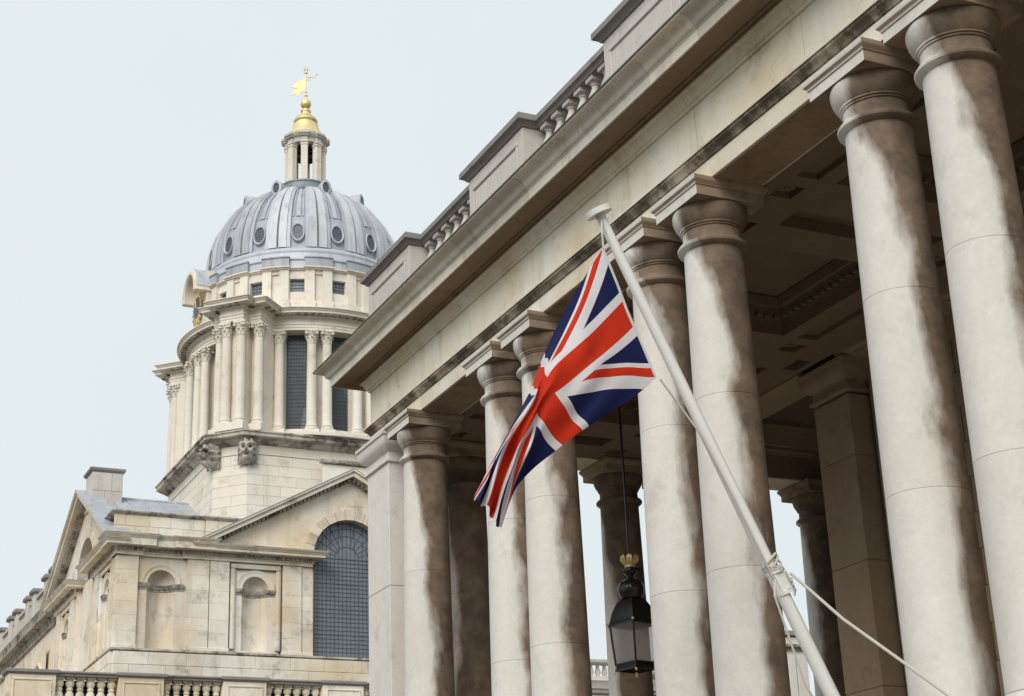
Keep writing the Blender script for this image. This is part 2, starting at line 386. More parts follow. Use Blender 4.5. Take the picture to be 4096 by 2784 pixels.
corn = [(-.5, 10.14), (.535, 10.14), (.535, 10.105), (.54, 10.096), (.55, 10.095), (.562, 10.10), (.566, 10.235), (.578, 10.24), (.58, 10.255), (.60, 10.26), (.615, 10.275), (.635, 10.295), (.645, 10.325), (.66, 10.355), (.69, 10.378), (.73, 10.385), (.79, 10.392), (.80, 10.40), (.803, 10.425), (-.5, 10.46)]
bedm = [(-.5, 9.862), (.0, 9.862), (.028, 9.87), (.032, 9.90), (.06, 9.91), (.075, 9.95), (.10, 9.985), (.105, 10.02), (.15, 10.03), (.15, 10.06), (-.5, 10.06)]
soff = [(-.5, 10.062), (.152, 10.062), (.155, 10.10), (.20, 10.10), (.205, 10.125), (.39, 10.125), (.395, 10.10), (.532, 10.098), (.532, 10.137), (-.5, 10.137)]
cj = sorted([25.2-1.132*k for k in range(20) if 25.2-1.132*k > YN+.4])
along(bedm, M['colon'], 'bed_moulding', [y for i, y in enumerate(cj) if i % 2 == 0], [13.8, 18.2, XE], .003)
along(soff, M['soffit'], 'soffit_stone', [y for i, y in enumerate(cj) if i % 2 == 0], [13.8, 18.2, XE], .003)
along(corn, M['cornice'], 'cornice_stone', cj, [11.6, 13.8, 16., 18.2, 20.4, XE], .004)
part('lead_flashing', MB().sweep([(-.2, 10.465), (.81, 10.427), (.812, 10.415), (.816, 10.415), (.816, 10.437), (-.2, 10.475)], [(10, YN), (10, FY), (XE, FY)]), M['flash'], col)
part('roof', MB().box(11.05, YN, 10.2, 30, FY-.5, 10.6), M['lead_dark'], col)
# --- balustrade over the cornice: pedestals > cap, panel, and rail, balusters, backing courses
capp = [(-.3, 11.96), (0, 11.96), (.03, 11.975), (.045, 12.0), (.09, 12.035), (.12, 12.05), (.12, 12.14), (.105, 12.16), (-.3, 12.165)]
railp = [(a, z) for a, z in ((-.40, 11.985), (-.07, 11.985), (-.06, 12.01), (-.03, 12.04), (0, 12.05), (0, 12.135), (-.015, 12.155), (-.40, 12.16))]
bal_prof = [(.085, 0), (.085, .02), (.07, .06), (.058, .10), (.062, .16), (.08, .30), (.10, .44), (.115, .56), (.118, .62), (.105, .69), (.075, .76), (.052, .82), (.047, .86), (.062, .875), (.062, .895), (.055, .90), (.08, .93)]
bal_me = MB().box(-.115, -.115, -.10, .115, .115, 0).lathe(bal_prof, 14).box(-.10, -.10, .93, .10, .10, 1.0).mesh('baluster', M['parapet'])
for k in range(5):
    y1 = 26.14-4.555*k; y0 = y1-1.98; x0, x1 = 10.0, 10.75
    ped = part('pedestal', MB().cbox(x0, y0, 10.46, x1, y1, 11.965, .006), M['parapet'], col, label='panelled balustrade pedestal, number %d from the far corner' % (k+1))
    subw('pedestal_cap', MB().sweep(capp, [(x0, y0), (x0, y1), (x1, y1), (x1, y0)], True, -1), M['coping'], ped)
    fr = MB()
    for a, b, c, d in ((y0+.16, y1-.16, 11.72, 11.78), (y0+.16, y1-.16, 10.75, 10.81), (y0+.16, y0+.22, 10.81, 11.72), (y1-.22, y1-.16, 10.81, 11.72)): fr.cbox(x0-.028, a, c, x0+.01, b, d, .012)
    subw('panel_moulding', fr, M['parapet'], ped)
    if k < 4:
        ya, yb = y1-4.555, y0
        part('rail', MB().sweep(railp, [(10.17, ya-.1), (10.17, yb+.1)]), M['coping'], col)
        part('balustrade_plinth', MB().cbox(10.2, ya, 10.46, 10.56, yb, 10.89, .008), M['parapet'], col)
        nb = 7
        for i in range(nb):
            part('baluster', bal_me, None, col, (10.36, ya+(yb-ya)*(i+.5)/nb, 10.985))
for i in range(14):
    part('backing_course', MB().cbox(10.80, YN, 10.55+.14*i, 11.0, FY-.2, 10.55+.14*(i+1)-.004, .012), M['pier'], col)
# --- coffered ceiling
def holed(x0, x1, y0, y1, z0, z1, holes):
    xs = sorted({x0, x1, *[h[0] for h in holes], *[h[1] for h in holes]}); ys = sorted({y0, y1, *[max(y0, min(y1, h[2])) for h in holes], *[max(y0, min(y1, h[3])) for h in holes]})
    inside = lambda x, y: any(h[0] < x < h[1] and h[2] < y < h[3] for h in holes) or not (x0 < x < x1 and y0 < y < y1)
    mb = MB()
    for a, b in zip(xs, xs[1:]):
        for c, d in zip(ys, ys[1:]):
            mx_, my_ = (a+b)/2, (c+d)/2
            if inside(mx_, my_): continue
            mb.add([(a, c, z0), (b, c, z0), (b, d, z0), (a, d, z0)], [(0, 3, 2, 1)])
            for (px, py, q) in ((a-1e-4, my_, ((a, c), (a, d))), (b+1e-4, my_, ((b, d), (b, c))), (mx_, c-1e-4, ((b, c), (a, c))), (mx_, d+1e-4, ((a, d), (b, d)))):
                if inside(px, py): mb.add([(*q[0], z0), (*q[1], z0), (*q[1], z1), (*q[0], z1)], [(0, 1, 2, 3)])
    return mb
bands = [24.33-4.53*k for k in range(5)]
deep, shal, sqs, bnd = [], [], [], []
for yb in bands:
    ylo = max(yb-4.53+.93, YN+.1)
    if yb-.93 > ylo+.3:
        deep.append((11.55, 13.87, ylo, yb-.93))
        for xa in ((10.97, 11.29), (14.12, 14.45)): shal.append((*xa, ylo, yb-.93))
    for s in (-.53, .53):
        for xa in ((10.95, 11.27), (14.13, 14.45)):
            if yb+s+.16 < 25.1: sqs.append((*xa, yb+s-.16, yb+s+.16))
    bnd.append((11.55, 13.87, yb-.13, yb+.32)); bnd.append((14.69, 14.95, yb-.13, yb+.32))
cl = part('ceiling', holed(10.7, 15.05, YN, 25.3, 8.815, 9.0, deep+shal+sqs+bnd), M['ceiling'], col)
cb = MB()
for h in shal: cb.box(h[0]-.02, h[2]-.02, 8.89, h[1]+.02, h[3]+.02, 8.93)
for h in sqs: cb.box(h[0]-.02, h[2]-.02, 8.90, h[1]+.02, h[3]+.02, 8.94)
for h in bnd: cb.box(h[0]-.02, h[2]-.02, 8.99, h[1]+.02, h[3]+.02, 9.03)
subw('panel_backing', cb, M['ceiling'], cl)
for h in deep:
    x0, x1, y0, y1 = h
    cf = MB()
    for o, za, zb in ((.0, 8.99, 9.14), (.07, 9.12, 9.2), (.16, 9.2, 9.34)):
        cf.sweep([(.3, za), (-o, za), (-o-.03, zb), (.3, zb)], [(x0, y0), (x0, y1), (x1, y1), (x1, y0)], True, -1)
    cf.box(x0-.1, y0-.1, 9.36, x1+.1, y1+.1, 9.42)
    subw('coffer', cf, M['ceiling'], cl)
    egg = MB()
    for i in range(int((y1-y0)/.16)):
        for xx in (x0+.03, x1-.11): egg.box(xx, y0+.05+i*.16, 9.055, xx+.08, y0+.13+i*.16, 9.12)
    for i in range(int((x1-x0)/.16)):
        for yy in (y0+.03, y1-.11): egg.box(x0+.05+i*.16, yy, 9.055, x0+.13+i*.16, yy+.08, 9.12)
    e = subw('coffer_dentils', egg, M['ceiling'], cl); e['kind'] = 'stuff'
ros = MB()
for k in range(8):
    a = k*pi/4; ros.ball((.075*cos(a), .075*sin(a), 0), .042, 6, .6)
ros.ball((0, 0, -.012), .04, 6, .7)
ros_me = ros.mesh('rosette', M['ceiling'])
for h in sqs:
    o = sub('rosette', ros_me, cl); o.matrix_parent_inverse = Matrix.Translation(-Vector(WL[cl.name])); o.location = ((h[0]+h[1])/2, (h[2]+h[3])/2, 8.885)
# --- inner beams, second bay, inner wall, anta
part('inner_beam', MB().sweep([(-.72, 8.8), (0, 8.8), (0, 9.0), (.03, 9.01), (.03, 9.2), (-.72, 9.9)], [(15.08, 20.3), (15.08, 25.2)]).box(15.8, 20.3, 9.3, 15.86, 25.2, 9.9), M['inner'], col)
part('end_beam', MB().sweep([(-.3, 8.82), (0, 8.82), (0, 9.28), (.03, 9.29), (.05, 9.33), (.10, 9.36), (.10, 9.42), (.14, 9.44), (.17, 9.54), (.2, 9.58), (.22, 9.70), (.3, 9.80), (.3, 9.95), (-.3, 9.95)], [(15.8, 25.36), (22, 25.36)], side=1), M['inner'], col)
part('end_beam', MB().sweep([(-.3, 8.82), (0, 8.82), (0, 9.05), (-.3, 9.05)], [(10.7, 25.36), (15.1, 25.36)], side=1), M['inner'], col)
part('bay_ceiling', MB().box(15.7, 20.2, 9.9, 22, 25.4, 10.0), M['ceiling'], col)
wall = part('inner_wall', MB().box(15.78, YN, 1.6, 16.1, 19.3, 9.9).box(15.78, 20.15, 1.6, 22, 20.5, 9.9).box(21.8, 20.4, 1.6, 22, 24.6, 9.9).box(16.0, 19.2, 1.6, 22, 20.2, 9.9), M['inner'], col)
Tw = lambda u, d, z: (15.78-d, u, z)
nst = 0
for k in range(14):
    for j, (a, b) in enumerate(((18.62, 19.25), (17.3, 18.6), (16., 17.28))):
        sh = .3*(k % 2); z0 = 1.65+.52*k
        mb = MB(Tw).cbox(a+.002-(sh if j else 0), -.05, z0+.003, b-.002-sh*(1 if j < 2 else 1)+(sh if j == 0 else 0), .12, z0+.517, .01)
        subw('stone', mb, M['inner'], wall)
anta = part('pilaster', MB().cbox(15.33, 19.36, 1.6, 15.75, 20.26, 3.72, .006), M['inner'], col, label='square pilaster at the end of the inner wall')
for a, b in ((3.726, 5.6), (5.606, 7.25), (7.256, 8.24)): subw('pilaster_block', MB().cbox(15.33, 19.36, a, 15.75, 20.26, b, .006), M['inner'], anta)
subw('pilaster_capital', MB().sweep([(a-.0, z) for a, z in pr_], [(15.33, 19.36), (15.33, 20.26), (15.78, 20.26), (15.78, 19.36)], True, -1), M['inner'], anta)
part('wall_cornice', MB().sweep([(-.5, 8.79), (0, 8.79), (0, 8.815), (.12, 8.83), (.14, 8.90), (.25, 8.95), (.25, 9.1), (-.5, 9.1)], [(15.3, YN), (15.3, 19.4)]), M['inner'], col)

# ================================================================== HANGING LANTERN
LX, LY = 12.85, 22.16
lan = thing('hanging_lantern', 'black iron lantern with gilt crown and gold balls hanging on a rod between the columns', 'lantern', (LX, LY, 4.3))
RZ = radians(14.5)
Tl = lambda x, y, z: (LX+x*cos(RZ)-y*sin(RZ), LY+x*sin(RZ)+y*cos(RZ), z)
def lp(name, mb, mat, sharp=32, **k): return part(name, mb, mat, lan, sharp=sharp, **k)
lp('rod', MB(Tl).tube([(0, 0, 6.1), (0, 0, 9.36)], .018, 8), M['iron'])
cr = MB(Tl).lathe([(.075, 5.945), (.085, 5.955), (.085, 5.975), (.07, 5.985), (.075, 6.0)], 20)
for k in range(8):
    a = k*pi/4; ps = []
    V = []
    for (r, z, hw) in ((.07, 5.99, .022), (.12, 6.04, .045), (.15, 6.09, .05), (.145, 6.125, .035), (.13, 6.15, .012)):
        for s_ in (-1, 1): V.append((r*cos(a)-s_*hw*sin(a), r*sin(a)+s_*hw*cos(a), z))
    cr.add(V, [(2*i, 2*i+1, 2*i+3, 2*i+2) for i in range(4)])
lp('gilt_crown', cr, M['gold'])
lp('top_plate', MB(Tl).cbox(-.12, -.12, 5.875, .12, .12, 5.935, .01).lathe([(.11, 5.875), (.10, 5.85), (.06, 5.82), (.055, 5.79), (.07, 5.77), (.09, 5.76)], 20), M['iron'])
bp_ = []
gv = MB(Tl); V = []; F = []; NN = 48; prof = [(.06, 5.765), (.12, 5.745), (.175, 5.70), (.205, 5.64), (.21, 5.58), (.195, 5.52), (.17, 5.475), (.155, 5.45)]
for (r, z) in prof:
    for i in range(NN):
        a = 2*pi*i/NN; rr = r*(1+.05*abs(sin(6*a))*(1 if .1 < r else 0)); V.append((rr*cos(a), rr*sin(a), z))
for j in range(len(prof)-1):
    for i in range(NN): F.append((j*NN+i, j*NN+(i+1) % NN, (j+1)*NN+(i+1) % NN, (j+1)*NN+i))
gv.add(V, F); lp('gadrooned_bulb', gv, M['iron'], sharp=60)
rf = MB(Tl); pf = [(.10, 5.475), (.125, 5.45), (.165, 5.40), (.20, 5.33), (.228, 5.25), (.248, 5.17), (.262, 5.10), (.275, 5.06), (.285, 5.045), (.285, 5.02), (.24, 5.02)]
V = [(sx*h, sy*h, z) for h, z in pf for sx, sy in ((-1, -1), (1, -1), (1, 1), (-1, 1))]
F = [(j*4+i, j*4+(i+1) % 4, (j+1)*4+(i+1) % 4, (j+1)*4+i) for j in range(len(pf)-1) for i in range(4)]
rf.add(V, F+[(0, 1, 2, 3)]); lp('ogee_roof', rf, M['iron'], sharp=40)
HT, HB, ZT, ZB = .262, .222, 5.02, 4.44
cn = [(-1, -1), (1, -1), (1, 1), (-1, 1)]
for i, (sx, sy) in enumerate(cn):
    lp('corner_bar', MB(Tl).tube([(sx*HT, sy*HT, ZT+.02), (sx*HB, sy*HB, ZB-.02)], .017, 4), M['iron'])
    tx, ty = cn[(i+1) % 4]
    lp('glass_pane', MB(Tl).add([(sx*HT, sy*HT, ZT), (tx*HT, ty*HT, ZT), (tx*HB, ty*HB, ZB), (sx*HB, sy*HB, ZB)], [(0, 1, 2, 3)]), M['pane'])
    lp('gold_ball', MB(Tl).ball((sx*(HT+.035), sy*(HT+.035), ZT+.045), .022, 8), M['gold'])
    lp('gold_ball', MB(Tl).ball((sx*(HB+.012), sy*(HB+.012), ZB-.14), .022, 8), M['gold'])
fb = MB(Tl)
for za, zb, h in ((ZB-.02, ZB, .235), (ZB-.115, ZB-.09, .235)): fb.sweep([(-.03, za), (0, za), (0, zb), (-.03, zb)], [(-h, -h), (-h, h), (h, h), (h, -h)], True)
lp('bottom_frame', fb, M['iron'])
gr = MB(Tl)
for i in range(17):
    q = -.22+.44*i/16
    for s_ in (-1, 1): gr.box(q-.006, s_*.226-.004, ZB-.09, q+.006, s_*.226+.004, ZB-.02).box(s_*.226-.004, q-.006, ZB-.09, s_*.226+.004, q+.006, ZB-.02)
gr.sweep([(-.03, ZB-.1), (-.01, ZB-.1), (-.01, ZB-.01), (-.03, ZB-.01)], [(-.22, -.22), (-.22, .22), (.22, .22), (.22, -.22)], True)
lp('pierced_gallery', gr, M['iron'])
lp('gold_ball', MB(Tl).ball((0, 0, ZB-.16), .024, 8), M['gold'])
lp('bulb_holder', MB(Tl).tube([(0, 0, 5.02), (0, 0, 4.93)], .02, 8).tube([(.04, .05, ZB-.1), (.04, .05, 4.86)], .014, 6).box(-.22, .03, ZB-.1, .22, .06, ZB-.085), M['iron'])
lp('light_bulb', MB(Tl).ball((0, 0, 4.87), .05, 10), M['pane'])

# ================================================================== FLAGPOLE, FLAG, ROPES
PB, PT = Vector((10.14, 12.9, 1.22)), Vector((7.407, 12.9, 7.04))
pd = (PT-PB).normalized()
pole = thing('flagpole', 'white painted flagpole leaning out from the colonnade with a flat round top', 'flagpole', tuple(PB))
part('shaft', MB().tube([PB+(PT-PB)*t/8 for t in range(9)], .078, 16, .05), M['white'], pole)
part('truck', MB().tube([PT, PT+pd*.02, PT+pd*.021, PT+pd*.075, PT+pd*.08], .052, 20).tube([PT+pd*.01, PT+pd*.07], .135, 24), M['white'], pole)
KB = Vector((9.10, 12.9, 3.50)); cl_ = KB
part('cleat', MB().tube([KB-pd*.16, KB+pd*.02], .095, 4).tube([KB-pd*.2, KB-pd*.17], .1, 12).tube([KB+pd*.02, KB+pd*.05], .098, 12), M['white'], pole)
part('base_bracket', MB().tube([PB-pd*.05, PB+pd*.35], .11, 14).cbox(10.0, 12.7, 1.6, 10.3, 13.1, 1.66), M['white'], pole)
lash = MB()
for k in range(5):
    a0 = KB+pd*(.06+.02*k); ps = []
    for i in range(17):
        a = 2*pi*i/16; n1 = Vector((0, 1, 0)); n2 = pd.cross(n1); ps.append(a0+(n1*cos(a)+n2*sin(a))*.088+pd*.05*sin(a+k))
    lash.tube(ps, .013, 6)
for k in range(3):
    lash.tube([KB+Vector((.05, -.09, .02)), KB+Vector((.09+.02*k, -.11, -.08-.04*k)), KB+Vector((.12, -.1, -.16-.03*k)), KB+Vector((.10, -.1, -.04))], .01, 6)
o = link('rope_lashing', lash.mesh('rope_lashing', M['rope'])); o['label'] = 'grey rope lashed in a knot around the middle of the flagpole'; o['category'] = 'rope'
def rope(nm, pts, r, lab):
    pts = [Vector(p) for p in pts]; ps = []
    for a, b in zip(pts, pts[1:]):
        for i in range(8): ps.append(a.lerp(b, i/8))
    ps.append(pts[-1])
    o = link(nm, MB().tube(ps, r, 7).mesh(nm, M['rope'])); o['label'] = lab; o['category'] = 'rope'; return o
rope('guy_rope', [KB+Vector((.10, -.1, .0)), (9.36, 12.28, 2.96), (9.6, 11.743, 2.45), (9.62, 11.29, 2.12), (9.6, 10.6, 1.66)], .0155, 'taut guy rope running down to the right from the flagpole knot')
rope('halyard', [KB+Vector((-.08, -.06, -.05)), (8.60, 12.8, 4.25), (8.28, 12.76, 4.80), (7.9, 12.8, 5.33)], .011, 'thin halyard beside the flagpole between the flag corner and the knot')
rope('top_halyard', [(7.375, 12.82, 6.64), (7.37, 12.82, 6.8), (7.40, 12.86, 6.99)], .011, 'short halyard tying the flag to the top of the pole')
rope('loose_rope', [KB+Vector((-.1, -.12, -.08)), (8.848, 12.6, 3.215), (9.09, 12.6, 2.41), (9.5, 12.55, 1.66)], .011, 'slack rope hanging below the knot on the left of the flagpole')
CP = [(0,1,7.374,12.82,6.649),(0.2,1,7.105,12.94,6.189),(0.4167,1,6.84,13.17,5.588),(0.5,1,6.772,13.24,5.378),(0.5833,1,6.677,13.22,5.175),(0.8,1,6.237,13.07,4.469),(1,1,5.933,12.92,4.015),(0,0.667,7.543,12.82,6.214),(0.2,0.667,7.124,12.8,5.781),(0.4167,0.667,6.715,12.84,5.346),(0.5,0.667,6.635,12.87,5.159),(0.5833,0.667,6.529,12.82,4.986),(0.8,0.667,6.15,12.7,4.462),(1,0.667,5.894,12.67,3.876),(0,0.5,7.615,12.82,6.001),(0.2,0.5,7.172,12.78,5.538),(0.4167,0.5,6.754,12.77,5.182),(0.5,0.5,6.612,12.77,5.017),(0.5833,0.5,6.529,12.82,4.867),(0.8,0.5,6.289,12.87,4.466),(1,0.5,6.044,12.84,3.855),(0,0.333,7.711,12.82,5.782),(0.2,0.333,7.281,12.79,5.425),(0.4167,0.333,6.836,12.77,5.043),(0.5,0.333,6.649,12.79,4.913),(0.5833,0.333,6.539,12.82,4.743),(0.8,0.333,6.231,12.72,4.274),(1,0.333,6.022,12.7,3.729),(0,0,7.876,12.82,5.355),(0.2,0,7.607,12.87,5.121),(0.4167,0,7.121,12.87,4.79),(0.5,0,6.948,12.9,4.659),(0.5833,0,6.783,12.92,4.529),(0.8,0,6.431,13.02,4.196),(1,0,6.216,12.97,3.744)]
cp = np.array(CP); uv = cp[:, :2]*np.array([2., 1.])
def U(r2_): return np.where(r2_ > 1e-12, r2_*np.log(np.maximum(r2_, 1e-12)), 0)
n_ = len(uv); K = U(((uv[:, None]-uv[None])**2).sum(-1)); Pm = np.c_[np.ones(n_), uv]
Am = np.block([[K+np.eye(n_)*2e-3, Pm], [Pm.T, np.zeros((3, 3))]]); wts = np.linalg.solve(Am, np.r_[cp[:, 2:], np.zeros((3, 3))])
NU, NV = 150, 76
gu, gvv = np.meshgrid(np.linspace(0, 1, NU), np.linspace(0, 1, NV)); q = np.c_[gu.ravel()*2, gvv.ravel()]
pos = U(((q[:, None]-uv[None])**2).sum(-1))@wts[:n_]+np.c_[np.ones(len(q)), q]@wts[n_:]
uu, vv = gu.ravel(), gvv.ravel()
amp = np.clip(uu-.08, 0, 1)
rip = .045*amp*np.sin(26*vv+9*uu)+.02*amp*np.sin(55*(vv*.6+uu*.4)+1.3)+.012*np.sin(34*uu+5*vv)*np.clip(uu*4, 0, 1)
pos[:, 1] += rip*1.3; pos[:, 0] += .25*rip
me = bpy.data.meshes.new('flag')
me.from_pydata([tuple(p) for p in pos], [], [(j*NU+i, j*NU+i+1, (j+1)*NU+i+1, (j+1)*NU+i) for j in range(NV-1) for i in range(NU-1)])
ul = me.uv_layers.new(name='UVMap')
for lp_ in me.loops: ul.data[lp_.index].uv = (uu[lp_.vertex_index], vv[lp_.vertex_index])
me.polygons.foreach_set('use_smooth', [True]*len(me.polygons))
m, n, l, b = newmat('union_flag_bunting')
uvn = n.new('ShaderNodeUVMap'); sx = n.new('ShaderNodeSeparateXYZ'); l(uvn.outputs[0], sx.inputs[0])
X = math_(n, l, 'MULTIPLY_ADD', sx.outputs[0], 60, -30); Y = math_(n, l, 'MULTIPLY_ADD', sx.outputs[1], 30, -15)
ab = lambda v: math_(n, l, 'ABSOLUTE', v)
lt = lambda v, t: math_(n, l, 'LESS_THAN', v, t)
k5 = 1/sqrt(5)
d1 = math_(n, l, 'MULTIPLY', math_(n, l, 'SUBTRACT', X, math_(n, l, 'MULTIPLY', Y, 2)), k5)      # rising diagonal
d2 = math_(n, l, 'MULTIPLY', math_(n, l, 'ADD', X, math_(n, l, 'MULTIPLY', Y, 2)), k5)           # falling diagonal
sgX = math_(n, l, 'SIGN', X)
white = math_(n, l, 'MAXIMUM', lt(ab(d1), 3), lt(ab(d2), 3))
def redsalt(d, s):
    e = math_(n, l, 'MULTIPLY', math_(n, l, 'MULTIPLY', d, sgX), s)
    return math_(n, l, 'MULTIPLY', math_(n, l, 'GREATER_THAN', e, 0.0), lt(e, 2))
reds = math_(n, l, 'MAXIMUM', redsalt(d1, 1), redsalt(d2, -1))
wc = math_(n, l, 'MAXIMUM', lt(ab(X), 5), lt(ab(Y), 5)); rc = math_(n, l, 'MAXIMUM', lt(ab(X), 3), lt(ab(Y), 3))
colr = mixc(n, l, white, (.012, .017, .075), (.72, .69, .71)); colr = mixc(n, l, reds, colr, (.60, .035, .012))
colr = mixc(n, l, wc, colr, (.72, .69, .71)); colr = mixc(n, l, rc, colr, (.60, .035, .012))
hem = lt(sx.outputs[0], .012); colr = mixc(n, l, hem, colr, (.68, .65, .64))
wv = noise(n, l, scaled(n, l, uvn.outputs[0], (260, 40, 1)), 1.0, 3); cf = math_(n, l, 'MULTIPLY_ADD', wv, .3, .85)
vm = n.new('ShaderNodeVectorMath'); vm.operation = 'SCALE'; l(colr, vm.inputs[0]); l(cf, vm.inputs['Scale'])
l(vm.outputs[0], b.inputs['Base Color']); b.inputs['Roughness'].default_value = .8; b.inputs['Specular IOR Level'].default_value = .15
tr = n.new('ShaderNodeBsdfTranslucent'); l(vm.outputs[0], tr.inputs[0]); ms = n.new('ShaderNodeMixShader'); ms.inputs[0].default_value = .3
l(b.outputs[0], ms.inputs[1]); l(tr.outputs[0], ms.inputs[2]); l(ms.outputs[0], n['Material Output'].inputs[0])
bpn = n.new('ShaderNodeBump'); bpn.inputs['Strength'].default_value = .3; bpn.inputs['Distance'].default_value = .01; l(wv, bpn.inputs['Height']); l(bpn.outputs[0], b.inputs['Normal'])
me.materials.append(m)
fo = link('flag', me); fo['label'] = 'red, white and blue crossed flag flying from the white leaning pole'; fo['category'] = 'flag'

# ================================================================== DOMED TOWER
AX, AY = 20.12, 60.0
tow = thing('domed_clock_tower', 'pale stone drum tower with lead dome, bell cupola and gilt weathervane', 'tower', (AX, AY, 14.5))
def pol(a, r): return (AX+r*cos(radians(a)), AY+r*sin(radians(a)))
# --- canted square base
hx, hy, ch = 5.07, 4.78, 1.2
def canted(o):   # plan outline offset inwards by o, going clockwise seen from above so that outward is to the left
    x, y = hx-o, hy-o; c = ch-o*.4
    return [(AX-x, AY-y+c), (AX-x, AY+y-c), (AX-x+c, AY+y), (AX+x-c, AY+y), (AX+x, AY+y-c), (AX+x, AY-y+c), (AX+x-c, AY-y), (AX-x+c, AY-y)]
core = canted(.62); wallp = canted(.5)
part('base_core', MB().prism(core, 14.0, 18.6), M['tower'], tow)
def face_T(p, q):
    p, q = Vector(p), Vector(q); t = (q-p).normalized(); nrm = Vector((t.y, -t.x))
    c_ = (p+q)/2-Vector((AX, AY))
    if nrm.dot(c_) < 0: nrm = -nrm
    return (lambda u, d, z: (p.x+t.x*u+nrm.x*d, p.y+t.y*u+nrm.y*d, z)), (q-p).length
for i, (a, b_) in enumerate(((7, 0), (0, 1), (6, 7), (1, 2))):
    Tt, ln = face_T(wallp[a], wallp[b_])
    ashlar(tow, M['tower'], Tt, 0.004, ln-.004, 15.1, 18.18, 0, .385, 1.15, .13, .006, 31+i, .003)
    part('string_course', MB(Tt).cbox(-.02, -.13, 18.186, ln+.02, .035, 18.22, .006).cbox(0.004, -.13, 18.224, ln-.004, .01, 18.55, .008), M['tower'], tow)
corn_b = [(-.5, 18.55), (-.46, 18.55), (-.42, 18.60), (-.30, 18.66), (-.26, 18.70), (-.26, 18.73), (-.06, 18.76), (-.05, 18.88), (0, 18.90), (0, 18.955), (-.6, 19.02), (-.6, 18.55)]
out = canted(0)
for i in range(8):
    a, b_ = Vector(out[i]), Vector(out[(i+1) % 8]); prv, nxt = Vector(out[i-1]), Vector(out[(i+2) % 8])
    nseg = max(1, round((b_-a).length/1.6)); pts = [a.lerp(b_, k/nseg) for k in range(nseg+1)]
    # one swept run per side, mitred with its neighbours
    me_ = MB().sweep(corn_b, [tuple(p) for p in out], True, -1) if i == 0 else None
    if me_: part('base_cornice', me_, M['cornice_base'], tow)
bp2 = Vector(wallp[7]); 
pn = MB().box(19.3, 55.19, 15.3, 20.9, 55.4, 18.06)
part('raised_panel', MB().cbox(19.28, 55.2, 15.2, 20.98, 55.34, 17.9, .01), M['tower'], tow)
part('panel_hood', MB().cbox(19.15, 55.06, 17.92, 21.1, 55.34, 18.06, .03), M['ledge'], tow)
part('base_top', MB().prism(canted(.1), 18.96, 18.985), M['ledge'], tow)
# --- grotesque masks at the cant of the base cornice
def mask_me():
    NX, NZ = 25, 33; V = []; F = []
    for j in range(NZ):
        z = -1+2*j/(NZ-1)
        for i in range(NX):
            x = -1+2*i/(NX-1)
            r = max(0., 1-(abs(x)**2.2)-(abs(z)**2.6)*.9); h = .36*r**.5 if r > 0 else 0
            gsn = lambda cx_, cz_, sx_, sz_: math.exp(-((x-cx_)/sx_)**2-((z-cz_)/sz_)**2)
            h += .17*gsn(0, .0, .14, .25)+.12*gsn(0, -.12, .2, .1)+.10*(gsn(.3, .34, .26, .1)+gsn(-.3, .34, .26, .1))
            h -= .20*(gsn(.33, .15, .14, .075)+gsn(-.33, .15, .14, .075)); h += .05*(gsn(.33, .13, .07, .04)+gsn(-.33, .13, .07, .04)); h += .08*(gsn(.42, .42-.0, .2, .07)+gsn(-.42, .42, .2, .07))
            h -= .24*gsn(0, -.40, .17, .07); h += .10*(gsn(.45, -.2, .2, .2)+gsn(-.45, -.2, .2, .2)); h += .2*gsn(0, -.72, .2, .2)+.06*sin(16*x)*gsn(0, -.75, .5, .25)+.07*gsn(0, -.27, .3, .06)
            h += .09*sin(9*x+4*z)*gsn(0, .8, .9, .22)+.09*sin(14*z)*(gsn(.85, 0, .18, .6)+gsn(-.85, 0, .18, .6))
            V.append((x*.36, -h*1.25, z*.5))
    for j in range(NZ-1):
        for i in range(NX-1): F.append((j*NX+i, j*NX+i+1, (j+1)*NX+i+1, (j+1)*NX+i))
    n0 = len(V); V += [(-.36, .15, -.5), (.36, .15, -.5), (.36, .15, .5), (-.36, .15, .5)]
    return MB().add(V, F).mesh('mask', M['ledge'], 70)
mk = mask_me()
for (a, wgt) in ((7, 1), (0, 0)):
    p = Vector(wallp[7]).lerp(Vector(wallp[0]), .0 if a == 7 else 1.)
    d_ = (Vector((-.38, -.92)) if a == 7 else Vector((-.92, -.38))).normalized()
    part('mask', mk, None, tow, (p.x+d_.x*.02, p.y+d_.y*.02, 18.24), math.atan2(d_.y, d_.x)+pi/2, label='carved grotesque face under the cornice')
# --- drum wall with window openings
WIN = [a for a in (22.5*k for k in range(16)) if abs((a-45) % 90) > 1]
ZW0, ZW1 = 19.42, 23.28
HWA = 5.5
edges = sorted(WIN)
for i, a in enumerate(edges):
    b_ = edges[(i+1) % len(edges)]+(360 if i == len(edges)-1 else 0)
    n = max(2, int((b_-a)/3)); a0, a1 = radians(a+HWA), radians(b_-HWA)
    V = [(AX+r*cos(a0+(a1-a0)*k/n), AY+r*sin(a0+(a1-a0)*k/n), z) for k in range(n+1) for r, z in ((3.92, 19.0), (4.22, 19.0), (4.22, 23.3), (3.92, 23.3))]
    F = [(k*4+q_, k*4+(q_+1) % 4, k*4+4+(q_+1) % 4, k*4+4+q_) for k in range(n) for q_ in range(4)]+[(0, 1, 2, 3), (n*4+3, n*4+2, n*4+1, n*4)]
    part('drum_wall', MB().add(V, F), M['tower'], tow)
part('drum_plinth', MB().lathe([(3.8, 18.98), (4.98, 18.98), (4.98, 19.10), (4.90, 19.12), (4.3, 19.12), (4.3, 19.42), (3.9, 19.42), (3.9, 18.98)], 96, AX, AY, cap=False), M['tower'], tow)
